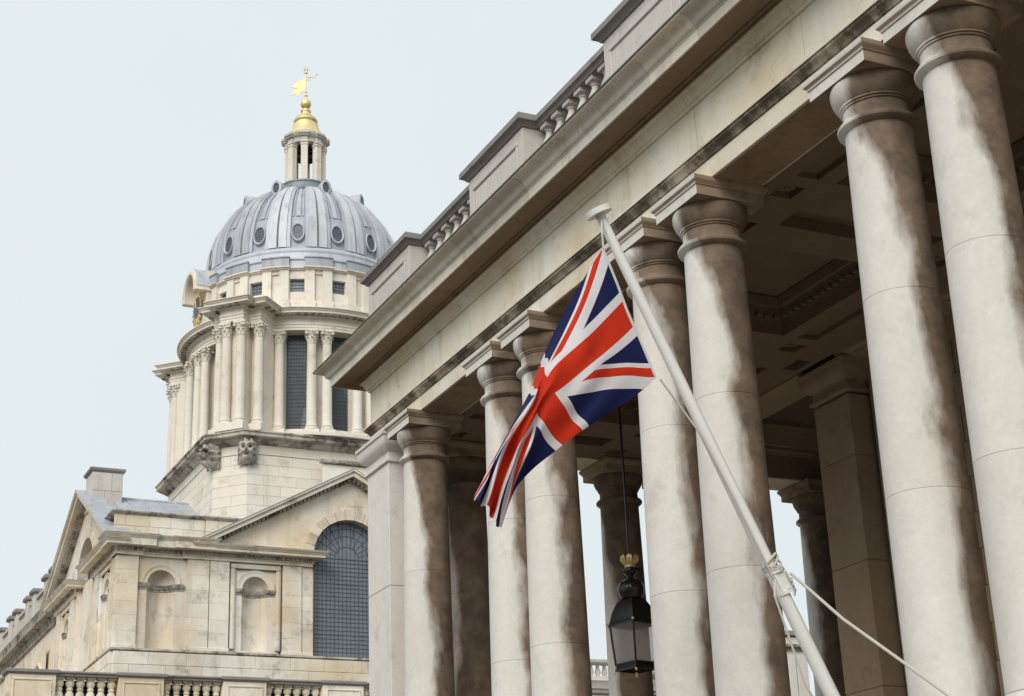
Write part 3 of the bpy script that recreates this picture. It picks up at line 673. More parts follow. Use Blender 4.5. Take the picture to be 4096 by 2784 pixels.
part('drum_floor', MB().lathe([(0.01, 18.9), (4.2, 18.9), (4.2, 18.99), (.01, 18.99)], 48, AX, AY, cap=False), M['inner'], tow)
hw = 4.06*sin(radians(HWA))
gl = MB().add([(-hw, 0, ZW0), (hw, 0, ZW0), (hw, 0, ZW1), (-hw, 0, ZW1)], [(0, 1, 2, 3)]).mesh('glass', M['glass'])
lt_ = MB()
for k in range(7): x = -hw+2*hw*(k+.5)/7; lt_.box(x-.008, -.02, ZW0, x+.008, -.004, ZW1)
for k in range(26): z = ZW0+(ZW1-ZW0)*(k+.5)/26; t = .012 if k % 5 == 0 else .006; lt_.box(-hw, -.022, z-t, hw, -.003, z+t)
lt_me = lt_.mesh('glazing_bars', M['bars'])
for a in WIN:
    p = pol(a, 4.05)
    wn = part('window', gl, None, tow, (*p, 0), radians(a)+pi/2); sub('glazing_bars', lt_me, wn)
# --- Corinthian columns round the drum
RC = .19
sh_me = MB().lathe([(.21, 19.49), (.195, 19.53), (.19, 19.6), (.188, 20.6), (.182, 21.6), (.168, 22.70), (.18, 22.715), (.185, 22.735), (.17, 22.75)], 20).mesh('drum_column', M['tower'])
cb_me = MB().box(-.27, -.27, 18.99, .27, .27, 19.26).lathe([(.255, 19.26), (.27, 19.30), (.26, 19.345), (.215, 19.36), (.215, 19.39), (.235, 19.41), (.235, 19.44), (.21, 19.46), (.205, 19.495)], 20).mesh('column_base', M['tower'])
cc = MB().lathe([(.165, 22.74), (.165, 22.95), (.20, 23.12), (.235, 23.19)], 16)
for row, (zb, zt, rr, nn) in enumerate(((22.75, 22.97, .175, 8), (22.86, 23.10, .19, 8))):
    for k in range(nn):
        a = 2*pi*(k+.5*row)/nn; V = []
        for (dr, tz, wd) in ((0, 0, .06), (.015, .5, .065), (.035, .8, .055), (.085, 1.0, .045), (.10, .88, .03)):
            for s_ in (-1, 1): V.append(((rr+dr)*cos(a)-s_*wd*sin(a), (rr+dr)*sin(a)+s_*wd*cos(a), zb+(zt-zb)*tz))
        cc.add(V, [(2*i, 2*i+1, 2*i+3, 2*i+2) for i in range(4)])
for k in range(4):
    a = pi/4+k*pi/2; cc.ball((.275*cos(a), .275*sin(a), 23.12), .065, 6)
    a = k*pi/2; cc.ball((.225*cos(a), .225*sin(a), 23.2), .045, 5)
pts = []
for k in range(4):
    a = pi/4+k*pi/2; t = a+pi/4
    pts += [(.33*cos(a-.1), .33*sin(a-.1)), (.33*cos(a+.1), .33*sin(a+.1)), (.20*cos(t), .20*sin(t))]
cc.prism(pts, 23.195, 23.28)
cc_me = cc.mesh('corinthian_capital', M['tower'], 40)
def dcol(x, y, rz=0):
    o = part('drum_column', sh_me, None, tow, (x, y, 0), rz); sub('capital', cc_me, o); sub('base', cb_me, o)
for q_ in range(4):
    for a in (-30.4, -15.0, -7.6, 7.6, 15.0, 30.4):
        p = pol(q_*90+a, 4.55); dcol(*p, radians(q_*90+a))
plans = []
for q_ in range(4):
    A_ = radians(45+90*q_); er = Vector((cos(A_), sin(A_))); et = Vector((-sin(A_), cos(A_))); O = Vector((AX, AY))
    for r_, t_ in ((5.85, -.3), (5.85, .3), (5.42, -.82), (5.42, .82)):
        p = O+er*r_+et*t_; dcol(p.x, p.y, A_)
    Tt = lambda u, d, z, O=O, er=er, et=et: (O.x+er.x*d+et.x*u, O.y+er.y*d+et.y*u, z)
    part('buttress', MB(Tt).cbox(-.46, 4.0, 19.0, .46, 5.72, 23.3, .01).cbox(-.98, 4.0, 19.0, .98, 5.28, 23.295, .01), M['tower'], tow)
    part('buttress_plinth', MB(Tt).cbox(-.58, 4.0, 18.975, .58, 6.14, 19.27, .012).cbox(-1.1, 4.0, 18.97, 1.1, 5.70, 19.265, .012), M['tower'], tow)
# --- drum entablature following ring and buttresses
path = []
for q_ in range(4):
    A_ = 45+90*q_; O = Vector((AX, AY)); er = Vector((cos(radians(A_)), sin(radians(A_)))); et = Vector((-er.y, er.x))
    for r_, t_ in ((4.5, -.98), (5.64, -.98), (5.64, -.48), (6.07, -.48), (6.07, .48), (5.64, .48), (5.64, .98), (4.5, .98)):
        p = O+er*r_+et*t_; path.append((p.x, p.y))
    h_ = math.degrees(math.atan2(.98, 4.5))
    for k in range(1, 20):
        a = A_+h_+(90-2*h_)*k/20; path.append(pol(a, 4.62))
path = path[::-1]
ent = [(-.6, 23.285), (0, 23.285), (0, 23.38), (.02, 23.385), (.02, 23.49), (.05, 23.50), (.05, 23.535), (.0, 23.54), (0, 23.75), (.03, 23.76), (.06, 23.80), (.12, 23.81), (.12, 23.86), (.38, 23.865), (.39, 23.95), (.42, 23.96), (.44, 24.0), (.49, 24.03), (.49, 24.06), (-.6, 24.16)]
part('drum_entablature', MB().sweep(ent, path, True, -1), M['tower'], tow)
mod = MB(); acc = 0
for (a, b_) in zip(path, path[1:]+path[:1]):
    a, b_ = Vector(a), Vector(b_); ln = (b_-a).length; t = (b_-a)/ln; nn = Vector((-t.y, t.x))
    k = max(1, int(ln/.3))
    for i in range(k):
        c_ = a+t*ln*(i+.5)/k
        V = [(c_.x+t.x*s_*.06+nn.x*d, c_.y+t.y*s_*.06+nn.y*d, z) for z in (23.81, 23.863) for d in (.1, .33) for s_ in (-1, 1)]
        mod.add(V, [(0, 2, 3, 1), (4, 5, 7, 6), (0, 1, 5, 4), (2, 6, 7, 3), (0, 4, 6, 2), (1, 3, 7, 5)])
part('modillions', mod, M['ledge'], tow, kind='stuff')  # darker stone stands in for shade under the drum cornice
part('entablature_top', MB().lathe([(4.0, 24.0), (4.75, 24.11), (4.75, 24.13), (4.3, 24.2), (4.0, 24.2)], 96, AX, AY, cap=False), M['ledge'], tow)
# --- attic storey
for k in range(16):
    a = 22.5*k
    n = 5
    def arcbox(a0, a1, r0, r1, z0, z1, n=5):
        a0, a1 = radians(a0), radians(a1)
        V = [(AX+r*cos(a0+(a1-a0)*i/n), AY+r*sin(a0+(a1-a0)*i/n), z) for i in range(n+1) for r, z in ((r0, z0), (r1, z0), (r1, z1), (r0, z1))]
        F = [(i*4+q_, i*4+(q_+1) % 4, i*4+4+(q_+1) % 4, i*4+4+q_) for i in range(n) for q_ in range(4)]+[(0, 1, 2, 3), (n*4+3, n*4+2, n*4+1, n*4)]
        return V, F
    w_ = 3.85
    part('attic_wall', MB().add(*arcbox(a+w_, a+22.5-w_, 3.9, 4.2, 24.1, 26.0)), M['tower'], tow)
    part('attic_wall', MB().add(*arcbox(a-w_, a+w_, 3.9, 4.198, 24.1, 25.04, 3)), M['tower'], tow)
    part('attic_lintel', MB().add(*arcbox(a-w_, a+w_, 3.9, 4.198, 25.60, 26.0, 3)), M['tower'], tow)
    hh = 4.0*sin(radians(w_))
    p = pol(a, 4.02); awn = MB().add([(-hh, 0, 25.02), (hh, 0, 25.02), (hh, 0, 25.62), (-hh, 0, 25.62)], [(0, 1, 2, 3)])
    o = part('attic_window', awn, M['bigglass'], tow, (*p, 0), radians(a)+pi/2)
    gb = MB()
    for i in range(4): x = -hh+2*hh*(i+.5)/4; gb.box(x-.008, -.02, 25.02, x+.008, -.004, 25.62); z = 25.04+.56*(i+.5)/4; gb.box(-hh, -.022, z-.008, hh, -.003, z+.008)
    sub('glazing_bars', gb.mesh('glazing_bars', M['bars']), o)
    c_ = a+11.25
    for s_ in (-1, 1):
        part('attic_pilaster', MB().add(*arcbox(c_+s_*4.6-2.4, c_+s_*4.6+2.4, 4.15, 4.33, 24.1, 25.95, 2)).add(*arcbox(c_+s_*4.6-2.9, c_+s_*4.6+2.9, 4.15, 4.37, 24.1, 24.62, 2)), M['tower'], tow)
    # little round-headed recess between the paired pilasters: a head block
    part('recess_head', MB().add(*arcbox(c_-2.2, c_+2.2, 4.15, 4.26, 25.78, 25.95, 3)), M['tower'], tow)
    part('attic_cornice', MB().add(*arcbox(c_-7.6, c_+7.6, 4.0, 4.40, 25.95, 26.0, 5)).add(*arcbox(c_-7.9, c_+7.9, 4.0, 4.47, 26.0, 26.04, 5)), M['tower'], tow)
    part('attic_cornice', MB().add(*arcbox(a-3.7, a+3.7, 4.0, 4.27, 25.945, 25.995, 3)).add(*arcbox(a-3.4, a+3.4, 4.0, 4.33, 25.995, 26.035, 3)), M['tower'], tow)
    part('lead_pedestal', MB().add(*arcbox(c_-7.2, c_+7.2, 3.9, 4.36, 26.04, 26.44, 5)).add(*arcbox(c_-7.5, c_+7.5, 3.9, 4.40, 26.44, 26.49, 5)), M['lead'], tow)
part('attic_base', MB().lathe([(4.0, 24.15), (4.46, 24.18), (4.46, 24.3), (4.40, 24.34), (4.27, 24.36), (4.27, 24.6), (4.24, 24.66), (4.2, 24.68), (4.0, 24.68)], 96, AX, AY, cap=False), M['tower'], tow)
part('lead_ring', MB().lathe([(3.8, 26.0), (4.22, 26.03), (4.22, 26.36), (4.28, 26.40), (4.28, 26.46), (4.2, 26.5), (4.16, 26.74), (4.18, 26.78), (4.18, 26.84), (4.08, 26.98), (4.0, 27.03), (3.8, 27.03)], 128, AX, AY, cap=False), M['lead'], tow)
# --- dome: shell > ribs, seams
DZ, DA, DB, DP = 27.02, 3.96, 3.97, 2.15
def dome(t, o=0): return ((DA+o)*cos(t)**(2/DP), DZ+(DB+o)*max(t, 1e-6) if False else DZ+(DB+o)*sin(max(t, 0))**(2/DP))
TM = math.acos((1.15/DA)**(DP/2))
dm = part('dome', MB().lathe([dome(TM*i/40) for i in range(41)], 160, AX, AY, cap=False), M['lead'], tow, sharp=60)
def rib(c_, wd, o, name, t0=0., t1=1., mat=None):
    V = []; F = []; n = 26
    for i in range(n+1):
        t = TM*(t0+(t1-t0)*i/n); rI, zI = dome(t, -.02); rO, zO = dome(t, o)
        w2 = wd*(.25+.75*rO/DA)/2 if wd > .12 else wd/2
        for (r, z, s_) in ((rI, zI, -1.12), (rO, zO, -1), (rO, zO, 1), (rI, zI, 1.12)):
            a = radians(c_)
            V.append((AX+r*cos(a)-s_*w2*sin(a), AY+r*sin(a)+s_*w2*cos(a), z))
    for i in range(n):
        for q_ in range(3): F.append((i*4+q_, i*4+q_+1, i*4+5+q_, i*4+4+q_))
    F += [(0, 1, 2, 3), (n*4+3, n*4+2, n*4+1, n*4)]
    return subw(name, MB().add(V, F), mat or M['lead'], dm)
for k in range(16):
    c_ = 22.5*k+11.25
    rib(c_-2.75, .30, .14, 'rib', mat=M['lead_pale']); rib(c_+2.75, .30, .14, 'rib', mat=M['lead_pale'])
    for s_ in (-1, 1): rib(c_+s_*6.0, .15, .10, 'roll')
    for s_ in (-1, 1): rib(c_+s_*8.3, .05, .04, 'roll', .27)
    rib(22.5*k, .17, .045, 'roll', .27)
    # oval dormer light
    a = radians(22.5*k); r_, z_ = dome(.15); 
    ov = MB(); V = []; F = []; n = 28; tilt = .13
    for i in range(n):
        t = 2*pi*i/n
        for (s_, d_) in ((1.0, -.12), (1.0, .10), (.92, .13), (.80, .10), (.80, -.12)):
            x, z = .275*s_*cos(t), .43*s_*sin(t); dd = d_-z*tilt
            V.append((AX+(r_+dd)*cos(a)-x*sin(a), AY+(r_+dd)*sin(a)+x*cos(a), z_+z))
    for i in range(n):
        j = (i+1) % n
        for q_ in range(4): F.append((i*5+q_, i*5+q_+1, j*5+q_+1, j*5+q_))
    o = part('oval_window', MB().add(V, F), M['lead_pale'], tow, label='oval window in the lower part of the dome')
    V = [(AX+(r_+.05-.35*sin(2*pi*i/n)*tilt)*cos(a)-.225*cos(2*pi*i/n)*sin(a), AY+(r_+.05-.35*sin(2*pi*i/n)*tilt)*sin(a)+.225*cos(2*pi*i/n)*cos(a), z_+.35*sin(2*pi*i/n)) for i in range(n)]
    subw('pane', MB().add(V, [tuple(range(n))]), M['bigglass'], o)
    gb = MB()
    for i in range(-2, 3):
        x = .075*i; hgt = .30*sqrt(max(.05, 1-(x/.2)**2)) if abs(x) < .19 else .08
        gb.tube([(AX+(r_+.07+hgt*tilt)*cos(a)-x*sin(a), AY+(r_+.07+hgt*tilt)*sin(a)+x*cos(a), z_-hgt), (AX+(r_+.07-hgt*tilt)*cos(a)-x*sin(a), AY+(r_+.07-hgt*tilt)*sin(a)+x*cos(a), z_+hgt)], .007, 4)
    for i in range(-3, 4):
        z = .085*i; hgt = .2*sqrt(1-(z/.31)**2)
        gb.tube([(AX+(r_+.07-z*tilt)*cos(a)-s_*hgt*sin(a), AY+(r_+.07-z*tilt)*sin(a)+s_*hgt*cos(a), z_+z) for s_ in (-1, 1)], .007, 4)
    subw('glazing_bars', gb, M['bars'], o)
for k in range(8):     # small louvred dormers near the top
    a = 45*k; A_ = radians(a); O = Vector((AX, AY)); er = Vector((cos(A_), sin(A_))); et = Vector((-er.y, er.x)); zc = 30.42
    Tt = lambda u, d, z, er=er, et=et: (AX+er.x*d+et.x*u, AY+er.y*d+et.y*u, z)
    n = 20; ring = [(.23*cos(2*pi*i/n), .36*sin(2*pi*i/n)) for i in range(n)]
    V = [(x, 1.3, zc+z) for x, z in ring]+[(x, 2.64-.05*z, zc+z) for x, z in ring]+[(x*.62, 2.66-.05*z, zc+z*.68) for x, z in ring]+[(x*.6, 2.52, zc+z*.66) for x, z in ring]
    F = [(j*n+i, j*n+(i+1) % n, (j+1)*n+(i+1) % n, (j+1)*n+i) for j in range(3) for i in range(n)]+[tuple(3*n+i for i in range(n))]
    o = part('dormer', MB(Tt).add(V, F), M['lead'], tow, sharp=45)
    lv = MB(Tt)
    for i in range(6):
        z = -.2+.08*i; hgt = .14*sqrt(max(.1, 1-(z/.25)**2)); lv.box(-hgt, 2.54, zc+z-.012, hgt, 2.61, zc+z+.012)
    subw('louvres', lv, M['lead_dark'], o)
# --- cupola
part('cupola_ring', MB().lathe([(.9, 30.88), (1.24, 30.96), (1.28, 31.02), (1.28, 31.10), (1.18, 31.16), (1.10, 31.22), (1.10, 31.40), (1.14, 31.43), (1.14, 31.49), (1.06, 31.53), (.2, 31.55)], 48, AX, AY, cap=False), M['lead_dark'], tow)
for k in range(8):
    a = 22.5+45*k; A_ = radians(a)
    Tt = lambda u, d, z, A_=A_: (AX+cos(A_)*d-sin(A_)*u, AY+sin(A_)*d+cos(A_)*u, z)
    o = part('cupola_pier', MB(Tt).cbox(-.135, .60, 31.5, .145, .86, 33.26, .01), M['tower'], tow)
    subw('pier_capital', MB(Tt).cbox(-.165, .585, 33.26, .165, .885, 33.30, .008).cbox(-.155, .6, 33.3, .155, .87, 33.38, .006).cbox(-.19, .56, 33.38, .19, .91, 33.45, .012), M['tower'], o)
    subw('pier_block', MB(Tt).cbox(-.14, .6, 33.45, .14, .88, 33.66, .008).cbox(-.2, .56, 33.66, .2, .97, 33.73, .012).cbox(-.24, .56, 33.73, .24, 1.03, 33.86, .02), M['parapet'], o)
oct_ = [(AX+cos(radians(22.5*k*2))*1.0, AY+sin(radians(22.5*k*2))*1.0) for k in range(8)]
part('cupola_entablature', MB().lathe([(.58, 33.45), (.82, 33.45), (.82, 33.64), (.90, 33.70), (.95, 33.78), (.97, 33.86), (.93, 33.92), (.80, 34.0), (.64, 34.08), (.4, 34.1), (.4, 33.5)], 16, AX, AY, a0=radians(11.25), a1=radians(371.25), cap=False), M['parapet'], tow)
part('bell', MB().lathe([(.02, 33.56), (.10, 33.55), (.15, 33.50), (.18, 33.40), (.205, 33.26), (.25, 33.14), (.32, 33.04), (.38, 32.97), (.39, 32.92), (.34, 32.92), (.27, 33.02)], 28, AX, AY, cap=False).tube([(AX, AY, 33.4), (AX, AY, 33.6)], .05, 8).box(AX-.6, AY-.05, 33.38, AX+.6, AY+.05, 33.46), M['bronze'], tow)
part('gilt_roof', MB().lathe([(.80, 34.0), (.72, 34.14), (.62, 34.30), (.57, 34.46), (.54, 34.60), (.47, 34.64), (.46, 34.68), (.50, 34.72), (.52, 34.78), (.50, 34.84), (.45, 34.88), (.46, 34.91), (.40, 34.96), (.33, 34.99), (.26, 35.04), (.21, 35.12), (.19, 35.2), (.19, 35.24), (.22, 35.26), (.22, 35.34), (.16, 35.37), (.13, 35.42)], 40, AX, AY, cap=False), M['gold'], tow)
part('gilt_ball', MB().ball((AX, AY, 35.66), .235, 16).lathe([(.07, 35.88), (.05, 35.95), (.045, 36.03), (.08, 36.06), (.08, 36.1), (.035, 36.13), (.03, 36.2), (.055, 36.24), (.03, 36.28), (.028, 36.34)], 14, AX, AY), M['gold'], tow)
# --- weathervane (banner on a staff with wire crown), lying in the plane that faces the viewer
va = radians(-18)
Tv = lambda x, y, z: (AX+x*cos(va)-y*sin(va), AY+x*sin(va)+y*cos(va), z)
part('vane_staff', MB(Tv).tube([(0, 0, 36.3), (0, 0, 37.24)], .02, 8), M['gold'], tow)
ban = [(-.02, 36.98), (-.16, 36.86), (-.30, 36.80), (-.44, 36.70), (-.60, 36.46), (-.50, 36.47), (-.44, 36.42), (-.36, 36.44), (-.48, 36.32), (-.58, 36.22), (-.64, 36.06), (-.52, 36.14), (-.42, 36.12), (-.36, 36.03), (-.26, 36.18), (-.18, 36.24), (-.10, 36.36), (-.02, 36.45)]
part('vane_banner', MB(Tv).slab(ban, -.018, .018), M['gold'], tow, label='gilt swallow-tailed banner of the weathervane')
part('vane_pointer', MB(Tv).tube([(0, 0, 36.98), (.12, 0, 37.0), (.3, 0, 37.02), (.5, 0, 37.16)], .016, 6).tube([(0, 0, 36.5), (.1, 0, 36.72), (.22, 0, 36.92), (.36, 0, 37.06)], .013, 6).tube([(.02, 0, 36.8), (.12, 0, 36.86), (.2, 0, 36.98)], .012, 6).tube([(.36, 0, 37.18), (.38, 0, 37.08), (.39, 0, 36.98)], .016, 6).ball(Tv(0, 0, 0) and (.5, 0, 37.16), .03, 6).ball((.38, 0, 37.17), .026, 6).ball((.39, 0, 36.98), .022, 6), M['gold'], tow)
cw = MB(Tv)
for k in range(6):
    a = k*pi/3; cw.tube([(.05*cos(a), .05*sin(a), 37.24), (.15*cos(a), .15*sin(a), 37.34), (.15*cos(a), .15*sin(a), 37.42), (.02*cos(a), .02*sin(a), 37.36)], .008, 5)
cw.lathe([(.05, 37.19), (.07, 37.2), (.07, 37.25), (.05, 37.26)], 12).tube([(0, 0, 37.24), (0, 0, 37.66)], .012, 6).ball((0, 0, 37.56), .03, 6)
part('vane_crown', cw, M['gold'], tow)
# --- clock hood facing left
hz = 26.02; hr = .95
def hood(x, r_, y): return None
V = []; F = []; n = 24; prof = [(15.28, .72), (15.22, .78), (15.22, .90), (15.28, 1.0), (15.9, 1.0), (16.3, 1.0), (16.3, .72)]
pts = [(1.0, 24.4), (1.0, 25.2)]+[None]
for i in range(n+5):
    if i < 2: ang, dz = 0., 25.86+(hz-25.86)*i/2
    elif i > n+2: ang, dz = pi, 25.86+(hz-25.86)*(n+4-i)/2
    else: ang, dz = pi*(i-2)/n, hz
    for x, r_ in prof: V.append((x, AY+r_*cos(ang), dz+(r_*sin(ang) if 2 <= i <= n+2 else 0)))
kk = len(prof)
for i in range(n+4):
    for q_ in range(kk): F.append((i*kk+q_, i*kk+(q_+1) % kk, (i+1)*kk+(q_+1) % kk, (i+1)*kk+q_))
F += [tuple(range(kk)), tuple((n+4)*kk+q_ for q_ in range(kk-1, -1, -1))]
hd = part('clock_hood', MB().add(V, F), M['tower'], tow)
lead_cap = MB(); V = []; F = []
for i in range(n+1):
    for x, r_ in ((15.3, 1.02), (16.6, 1.02), (16.6, 1.0), (15.3, 1.0)): V.append((x, AY+r_*cos(pi*i/n), hz+r_*sin(pi*i/n)))
for i in range(n):
    for q_ in range(4): F.append((i*4+q_, i*4+(q_+1) % 4, i*4+4+(q_+1) % 4, i*4+4+q_))
subw('lead_covering', MB().add(V, F), M['lead'], hd)
part('clock_back', MB().box(15.74, AY-.9, 24.1, 16.2, AY+.9, 26.75), M['tower'], tow)
ck = part('clock', MB(lambda x, y, z: (15.64-z, AY+x, 25.46+y)).lathe([(.01, .05), (.44, .05), (.46, .03), (.46, -.05)], 36, cap=False), M['blue'], tow, label='blue clock dial with gilt sunburst')
sb = MB()
for k in range(36):
    a = 2*pi*k/36; r1 = .78 if k % 2 else .64
    V = [(15.60, AY+r_*cos(a+da), 25.46+r_*sin(a+da)*1.0) for r_, da in ((.45, -.07), (.45, .07), (r1, .0))]+[(15.66, AY+r_*cos(a+da), 25.46+r_*sin(a+da)) for r_, da in ((.45, -.07), (.45, .07), (r1, .0))]
    sb.add(V, [(0, 1, 2), (3, 5, 4), (0, 3, 4, 1), (1, 4, 5, 2), (2, 5, 3, 0)])
sb.tube([(15.57, AY, 25.46), (15.56, AY+.30, 25.62)], .02, 5).tube([(15.57, AY, 25.46), (15.56, AY+.06, 25.76)], .018, 5)
subw('gilt_sunburst_and_hands', sb, M['gold'], ck)

# ================================================================== CHAPEL BLOCK BELOW THE TOWER
chp = thing('chapel_block', 'cream stone block with niches, pediments and tall arched windows below the domed tower', 'building', (20, 60, 8))
def TF(u, d, z): return (AX+u, 54.7-d, z)           # front face, outward towards the viewer
def TL(u, d, z): return (11.75-d, AY+u, z)          # left face, outward to the left
def archpanel(T, u0, u1, z0, z1, uc, r, zs, zb, d, back=.3, n=20):
    mb = MB(T); us = [u0]+[uc-r*cos(pi*i/n) for i in range(n+1)]+[u1]
    def lowz(u): return zs+sqrt(max(0, r*r-(u-uc)**2))
    for a, b_ in zip(us, us[1:]):
        if b_-a < 1e-6: continue
        m_ = (a+b_)/2
        if m_ < uc-r or m_ > uc+r: mb.add([(a, d, z0), (b_, d, z0), (b_, d, z1), (a, d, z1)], [(0, 1, 2, 3)])
        else:
            mb.add([(a, d, lowz(a)), (b_, d, lowz(b_)), (b_, d, z1), (a, d, z1)], [(0, 1, 2, 3)])
            if zb > z0+1e-6: mb.add([(a, d, z0), (b_, d, z0), (b_, d, zb), (a, d, zb)], [(0, 1, 2, 3)])
    return mb
def niche(par, T, uc, r, zs, zb, d, imp=None, ring=.17, width=0.):
    n = 16; mb = MB(T); V = []; F = []; sc_ = .8
    zsr = [zb]+[zs*k/4+zb*(1-k/4) for k in range(1, 5)]
    for z in zsr:
        for i in range(n+1): t = pi*i/n; V.append((uc-r*cos(t), d-r*sc_*sin(t), z))
    for k in range(1, 7):
        p = pi/2*k/6
        for i in range(n+1): t = pi*i/n; V.append((uc-r*cos(p)*cos(t), d-r*sc_*cos(p)*sin(t), zs+r*sin(p)))
    rows = len(V)//(n+1)
    for j in range(rows-1):
        for i in range(n): F.append((j*(n+1)+i, j*(n+1)+i+1, (j+1)*(n+1)+i+1, (j+1)*(n+1)+i))
    mb.add(V, F).add([(uc-r, d, zb), *[(uc-r*cos(pi*i/n), d-r*sc_*sin(pi*i/n), zb) for i in range(1, n)], (uc+r, d, zb)], [tuple(range(n+1))])
    o = part('niche', mb, M['facade'], par)
    a = MB(T); V = []; F = []
    pr2 = [(r+.0, -.03), (r+.0, .05), (r+.05, .06), (r+.06, .045), (r+.11, .05), (r+ring-.02, .08), (r+ring, .085), (r+ring, -.03)]
    for i in range(n+1):
        t = pi*i/n
        for (q_, dd) in pr2: V.append((uc-q_*cos(t), d+dd, zs+q_*sin(t)))
    k8 = len(pr2)
    for i in range(n):
        for q_ in range(k8): F.append((i*k8+q_, i*k8+(q_+1) % k8, (i+1)*k8+(q_+1) % k8, (i+1)*k8+q_))
    F += [tuple(range(k8)), tuple(n*k8+q_ for q_ in range(k8-1, -1, -1))]
    subw('archivolt', a.add(V, F), M['facade'], o)
    ip = [(-.03, zs-.20), (.02, zs-.20), (.03, zs-.13), (.06, zs-.12), (.09, zs-.05), (.10, zs-.01), (.10, zs+.02), (-.03, zs+.02)]
    wd = width or ring+.08
    pathu = [(uc-r-wd, d)]+[(uc-r, d)]+[(uc-r*cos(pi*i/n), d-r*sc_*sin(pi*i/n)) for i in range(1, n)]+[(uc+r, d)]+[(uc+r+wd, d)]
    subw('impost', MB(lambda x, y, z: T(x, y, z)).sweep(ip, pathu, False, -1), M['ledge'], o)
    return o
def big_window(par, T, uc, hwid, zs, zb, d):
    n = 24
    out_ = [(uc-hwid, zb), (uc+hwid, zb)]+[(uc+hwid*cos(pi*i/n), zs+hwid*sin(pi*i/n)) for i in range(n+1)]
    o = part('arched_window', MB(T).add([(u, d, z) for u, z in out_], [tuple(range(len(out_)))]), M['bigglass'], par, label='tall arched leaded window')
    gb = MB(T); lim = lambda u: zs+sqrt(max(0, hwid**2-(u-uc)**2))
    nb = 18
    for i in range(1, nb):
        u = uc-hwid+2*hwid*i/nb; t = .014 if i % 6 == 0 else .005
        gb.box(u-t, d+.003, zb, u+t, d+.022, lim(u) if t < .01 else zs)
    nz_ = int((zs-zb)/.15)
    for i in range(nz_+1):
        z = zb+(zs-zb)*i/nz_; t = .014 if i % 6 == 0 else .005; gb.box(uc-hwid, d+.004, z-t, uc+hwid, d+.025, z+t)
    for rr in (.33, .62, .82):
        gb.tube([(uc+hwid*rr*cos(pi*i/20), d+.012, zs+hwid*rr*sin(pi*i/20)) for i in range(21)], .014, 4)
    for i in range(1, 12):
        a_ = pi*i/12; gb.tube([(uc+hwid*.33*cos(a_), d+.012, zs+hwid*.33*sin(a_)), (uc+hwid*.99*cos(a_), d+.012, zs+hwid*.99*sin(a_))], .01, 4)
    subw('glazing_bars', gb, M['bars'], o)
    subw('sill', MB(T).cbox(uc-hwid-.08, d-.05, zb-.14, uc+hwid+.08, d+.42, zb, .02), M['lead'], o)
    # reveal
    rv = MB(T); V = []; F = []
    pts_ = [(uc-hwid, zb)]+[(uc-hwid*cos(pi*i/n), zs+hwid*sin(pi*i/n)) for i in range(n+1)]+[(uc+hwid, zb)]
    for u, z in pts_: V += [(u, d-.02, z), (u, d+.36, z)]
    F = [(2*i, 2*i+1, 2*i+3, 2*i+2) for i in range(len(pts_)-1)]
    subw('reveal', rv.add(V, F), M['facade'], o)
    return o
def pilaster(par, T, u0, u1, d=0., z0=10.68, z1=13.84):
    o = part('pilaster', MB(T).cbox(u0-.03, d-.3, z0-.0, u1+.03, d+.035, z0+.12, .012), M['facade'], par)
    hs = [z0+.12]+sorted(z0+.12+(z1-z0-.12)*(k+random.uniform(-.12, .12))/6 for k in range(1, 6))+[z1]
    for a, b_ in zip(hs, hs[1:]): subw('stone', MB(T).cbox(u0, d-.3, a+.001, u1, d+random.uniform(0, .003), b_-.001, .005), M['facade'], o)
ENT = [(-.5, 13.845), (.0, 13.845), (.0, 13.93), (.025, 13.935), (.03, 13.97), (.03, 14.08), (.10, 14.10), (.36, 14.115), (.37, 14.20), (.40, 14.21), (.42, 14.25), (.47, 14.285), (.475, 14.31), (-.5, 14.36)]
ENT2 = [(o_, z if z < 14.2 else z+.15) for o_, z in ENT]
def entab(par, T, path, prof=ENT, nm='entablature'):
    o = part(nm, MB(lambda x, y, z: T(x, y, z)).sweep(prof, path, False, -1), M['ledge'] if False else M['facade'], par)
    dn = MB(T)
    for (a, b_) in zip(path, path[1:]):
        a, b_ = Vector(a), Vector(b_); ln = (b_-a).length; t = (b_-a)/ln; nn = Vector((-t.y, t.x)); k = int(ln/.17)
        for i in range(k):
            c_ = a+t*(i+.5)*ln/k
            V = [(c_.x+t.x*s_*.05+nn.x*d_, c_.y+t.y*s_*.05+nn.y*d_, z) for z in (13.985, 14.085) for d_ in (.0, .11) for s_ in (-1, 1)]
            dn.add(V, [(0, 2, 3, 1), (4, 5, 7, 6), (0, 1, 5, 4), (2, 6, 7, 3), (0, 4, 6, 2), (1, 3, 7, 5)])
    if dn.v: q = subw('dentils', dn, M['ledge'], o); q['kind'] = 'stuff'  # dark stone paints the overhang shade onto the dentils
    cop = [(-.3, prof[-1][1]-.03), (prof[-2][0]+.012, prof[-2][1]+.002), (prof[-2][0]+.012, prof[-2][1]+.03), (-.3, prof[-1][1]+.02)]
    subw('cornice_top', MB(T).sweep(cop, path, False, -1), M['ledge'], o)
